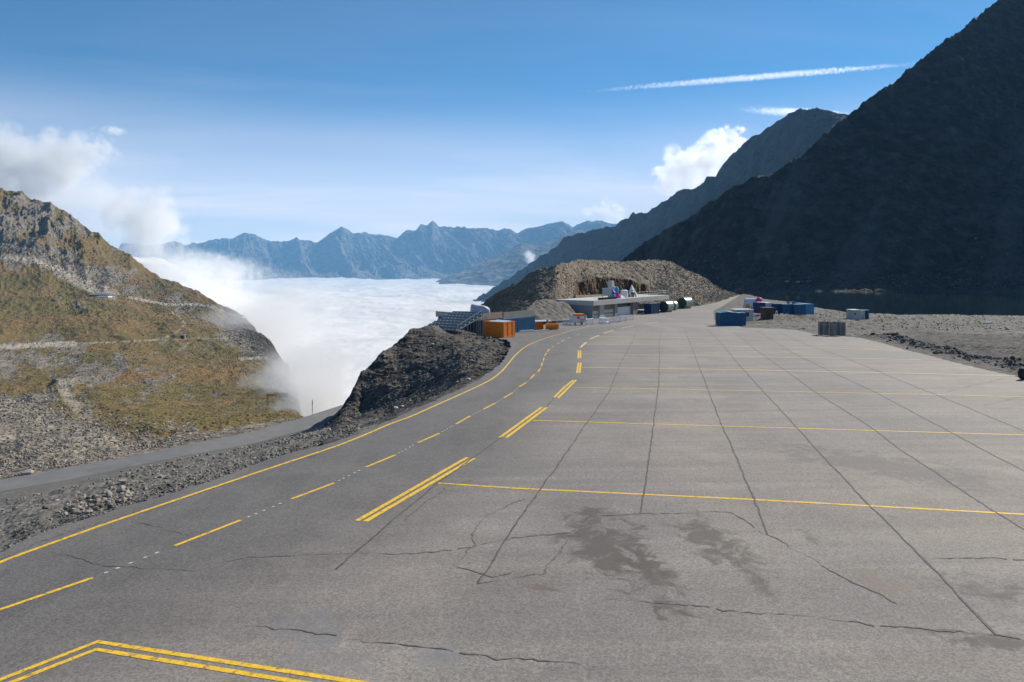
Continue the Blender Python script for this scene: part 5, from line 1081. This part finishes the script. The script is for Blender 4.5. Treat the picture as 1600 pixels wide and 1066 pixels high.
x, y, z = hit(gL, 468, 655); single(MB().bar((0, 0, 0), (0, 0, 3.2), .06).bar((0, 0, 2.2), (0, 0, 2.9), .09).build("snow_pole", WOODG), "thin snow marker pole beside the lower road against the fog", "pole", P(488, 652, 125))
# ================================================================ AIR: haze, fog and clouds
def vol_mat(name, dens, col, aniso=0.0):
    m = bpy.data.materials.new(name); m.use_nodes = True; t = m.node_tree
    for n in list(t.nodes): t.nodes.remove(n)
    o = t.nodes.new("ShaderNodeOutputMaterial"); v = t.nodes.new("ShaderNodeVolumePrincipled")
    v.inputs["Color"].default_value = (*col, 1); v.inputs["Density"].default_value = dens; v.inputs["Anisotropy"].default_value = aniso
    t.links.new(v.outputs[0], o.inputs["Volume"]); return m
def box_mesh(name, x0, x1, y0, y1, z0, z1, mat):
    V = [(x, y, z) for x in (x0, x1) for y in (y0, y1) for z in (z0, z1)]
    Fc = [(0, 1, 3, 2), (4, 6, 7, 5), (0, 4, 5, 1), (2, 3, 7, 6), (0, 2, 6, 4), (1, 5, 7, 3)]
    me = bpy.data.meshes.new(name); me.from_pydata(V, [], Fc); me.update(); return link_mesh(name, me, mat)
hz = box_mesh("haze", -16000, 16000, -16000, 16500, -331, 1180, vol_mat("haze_air", 6.0e-5, (.26, .56, .90), 0.0))
struct(hz, 'stuff', "thin blue haze in the mountain air")

def cloud(name, label, px, py, D, rx, ry, rz, dens, sc, thr=.5, soft=.35, seed=0, tilt=0.0, group=None, cat="cloud", wx=1.0, bottom=0):
    """ball of vapour: rx, rz in photo pixels at distance D, ry in metres"""
    c = Vector(P(px, py, D)); k = D / F
    me = bpy.data.meshes.new(name); bm = __import__("bmesh").new()
    __import__("bmesh").ops.create_icosphere(bm, subdivisions=3, radius=1.0); bm.to_mesh(me); bm.free()
    m = bpy.data.materials.new(name + "_vapour"); m.use_nodes = True; t = m.node_tree; Nn = t.nodes; Ll = t.links
    for n in list(Nn): Nn.remove(n)
    o = Nn.new("ShaderNodeOutputMaterial"); v = Nn.new("ShaderNodeVolumePrincipled"); Ll.new(v.outputs[0], o.inputs["Volume"])
    v.inputs["Color"].default_value = (.97, .975, .98, 1); v.inputs["Anisotropy"].default_value = 0.0
    tcn = Nn.new("ShaderNodeTexCoord"); ln = Nn.new("ShaderNodeVectorMath"); ln.operation = 'LENGTH'; Ll.new(tcn.outputs["Object"], ln.inputs[0])
    mp = Nn.new("ShaderNodeMapping"); mp.inputs["Location"].default_value = (seed * 3.1, seed * 1.7, seed); mp.inputs["Scale"].default_value = (rx * k / (rz * k) * wx, ry / (rz * k), 1.0)
    Ll.new(tcn.outputs["Object"], mp.inputs[0])
    nn = Nn.new("ShaderNodeTexNoise"); nn.inputs["Scale"].default_value = sc; nn.inputs["Detail"].default_value = 5; nn.inputs["Roughness"].default_value = .6; Ll.new(mp.outputs[0], nn.inputs[0])
    def M(op, a, b):
        q = Nn.new("ShaderNodeMath"); q.operation = op
        for i, x in enumerate((a, b)):
            if isinstance(x, (int, float)): q.inputs[i].default_value = x
            else: Ll.new(x, q.inputs[i])
        return q.outputs[0]
    f = M('ADD', M('SUBTRACT', 1.0, M('POWER', ln.outputs["Value"], 1.6)), M('MULTIPLY', M('SUBTRACT', nn.outputs[0], .5), 2.6))
    r = Nn.new("ShaderNodeMapRange"); r.inputs[1].default_value = thr; r.inputs[2].default_value = thr + soft; r.inputs[4].default_value = dens; Ll.new(f, r.inputs[0])
    edge = Nn.new("ShaderNodeMapRange"); edge.inputs[1].default_value = 1.0; edge.inputs[2].default_value = .8; Ll.new(ln.outputs["Value"], edge.inputs[0])
    Ll.new(M('MULTIPLY', r.outputs[0], edge.outputs[0]), v.inputs["Density"])
    ob = link_mesh(name, me, m); ob.location = c; ob.scale = (rx * k, ry, rz * k); ob.rotation_euler = (0, tilt, 0)
    ob["label"] = label
    if cat: ob["category"] = cat
    if group: ob["group"] = group
    m.cycles.volume_sampling = 'MULTIPLE_IMPORTANCE'; m.cycles.volume_step_rate = 1.0
    return ob
fg = "fog banks over the left slope"
cloud("fog_bank", "soft grey cloud drifting at the top left over the hill", 30, 258, 2400, 140, 260, 84, .014, 1.9, .52, .4, 1, group=fg)
cloud("fog_bank", "cloud wisp reaching right from the top left cloud", 120, 235, 2350, 88, 200, 44, .014, 2.4, .60, .4, 2, group=fg)
cloud("fog_bank", "rounded cloud puff rising behind the left hill", 228, 345, 2300, 68, 260, 72, .014, 2.0, .42, .45, 3, group=fg)
cloud("fog_bank", "veil of cloud between the hill top and the rounded puff", 130, 315, 2450, 135, 260, 80, .006, 1.6, .40, .7, 4, R(20), group=fg)
cloud("fog_bank", "bright fog rolling down behind the left hill ridge", 290, 450, 2000, 150, 350, 78, .011, 2.0, .36, .8, 5, R(20), group=fg)
cloud("fog_bank", "wispy fog tongue in front of the distant range", 350, 418, 2600, 120, 300, 32, .007, 3.0, .50, .6, 6, R(14), group=fg)
cloud("fog_bank", "thick fog lapping against the lower end of the hill", 430, 520, 900, 90, 240, 120, .012, 1.7, .25, .9, 7, R(45), group=fg)
cloud("fog_bank", "thin mist at the foot of the hill beside the lower road", 470, 600, 330, 78, 80, 82, .030, 1.6, .20, .9, 8, R(20), group=fg)
cloud("fog_bank", "dense low mist where the hill meets the lower road", 488, 618, 175, 56, 26, 52, .14, 1.6, .20, .9, 9, R(25), group=fg)
cloud("fog_bank", "mist drifting over the right edge of the grassy slope", 468, 585, 262, 58, 42, 58, .06, 1.8, .30, .9, 10, R(25), group=fg)
# clouds behind the ridge on the right and the vapour trail, far outside the haze
cloud("fog_bank", "small detached cloud scrap in the blue left of centre", 178, 204, 2500, 22, 60, 9, .02, 1.2, .35, .6, 21, group=fg)
cloud("fog_bank", "tiny white wisp in front of the blue middle ridge", 828, 402, 5200, 13, 120, 14, .012, 1.4, .35, .6, 22, group=fg)
wc = "white clouds behind the ridge"
def cumulus(*a, **k):
    o = cloud(*a, **k); v = [n for n in o.data.materials[0].node_tree.nodes if n.type == 'PRINCIPLED_VOLUME'][0]; v.inputs["Anisotropy"].default_value = .55; v.inputs["Color"].default_value = (1, 1, 1, 1); return o
cumulus("cumulus_cloud", "large white cumulus cloud rising behind the right ridge", 1072, 276, 19000, 64, 450, 60, .0032, 2.8, .30, .25, 11, R(-38), group=wc)
cumulus("cumulus_cloud", "top tuft of white cloud beside the hazy ridge", 1125, 236, 19000, 64, 350, 44, .0032, 2.8, .32, .3, 12, R(-36), group=wc)
cumulus("cumulus_cloud", "small white cumulus tower low behind the right ridge", 950, 337, 19000, 34, 300, 38, .0055, 2.6, .38, .3, 13, R(-50), group=wc)
cumulus("cumulus_cloud", "tiny white cloud left of the small cumulus tower", 917, 331, 19000, 13, 200, 11, .004, 1.6, .40, .4, 14, group=wc)
cumulus("cumulus_cloud", "thin white cloud band over the peak of the hazy ridge", 1250, 176, 19000, 120, 300, 9, .002, 1.8, .40, .5, 15, R(3), group=wc)
cumulus("vapour_trail", "long white vapour trail crossing the sky at upper right", 1178, 121, 24000, 305, 150, 7, .0024, 1.6, .28, .6, 16, R(-4.8), cat="vapour trail")
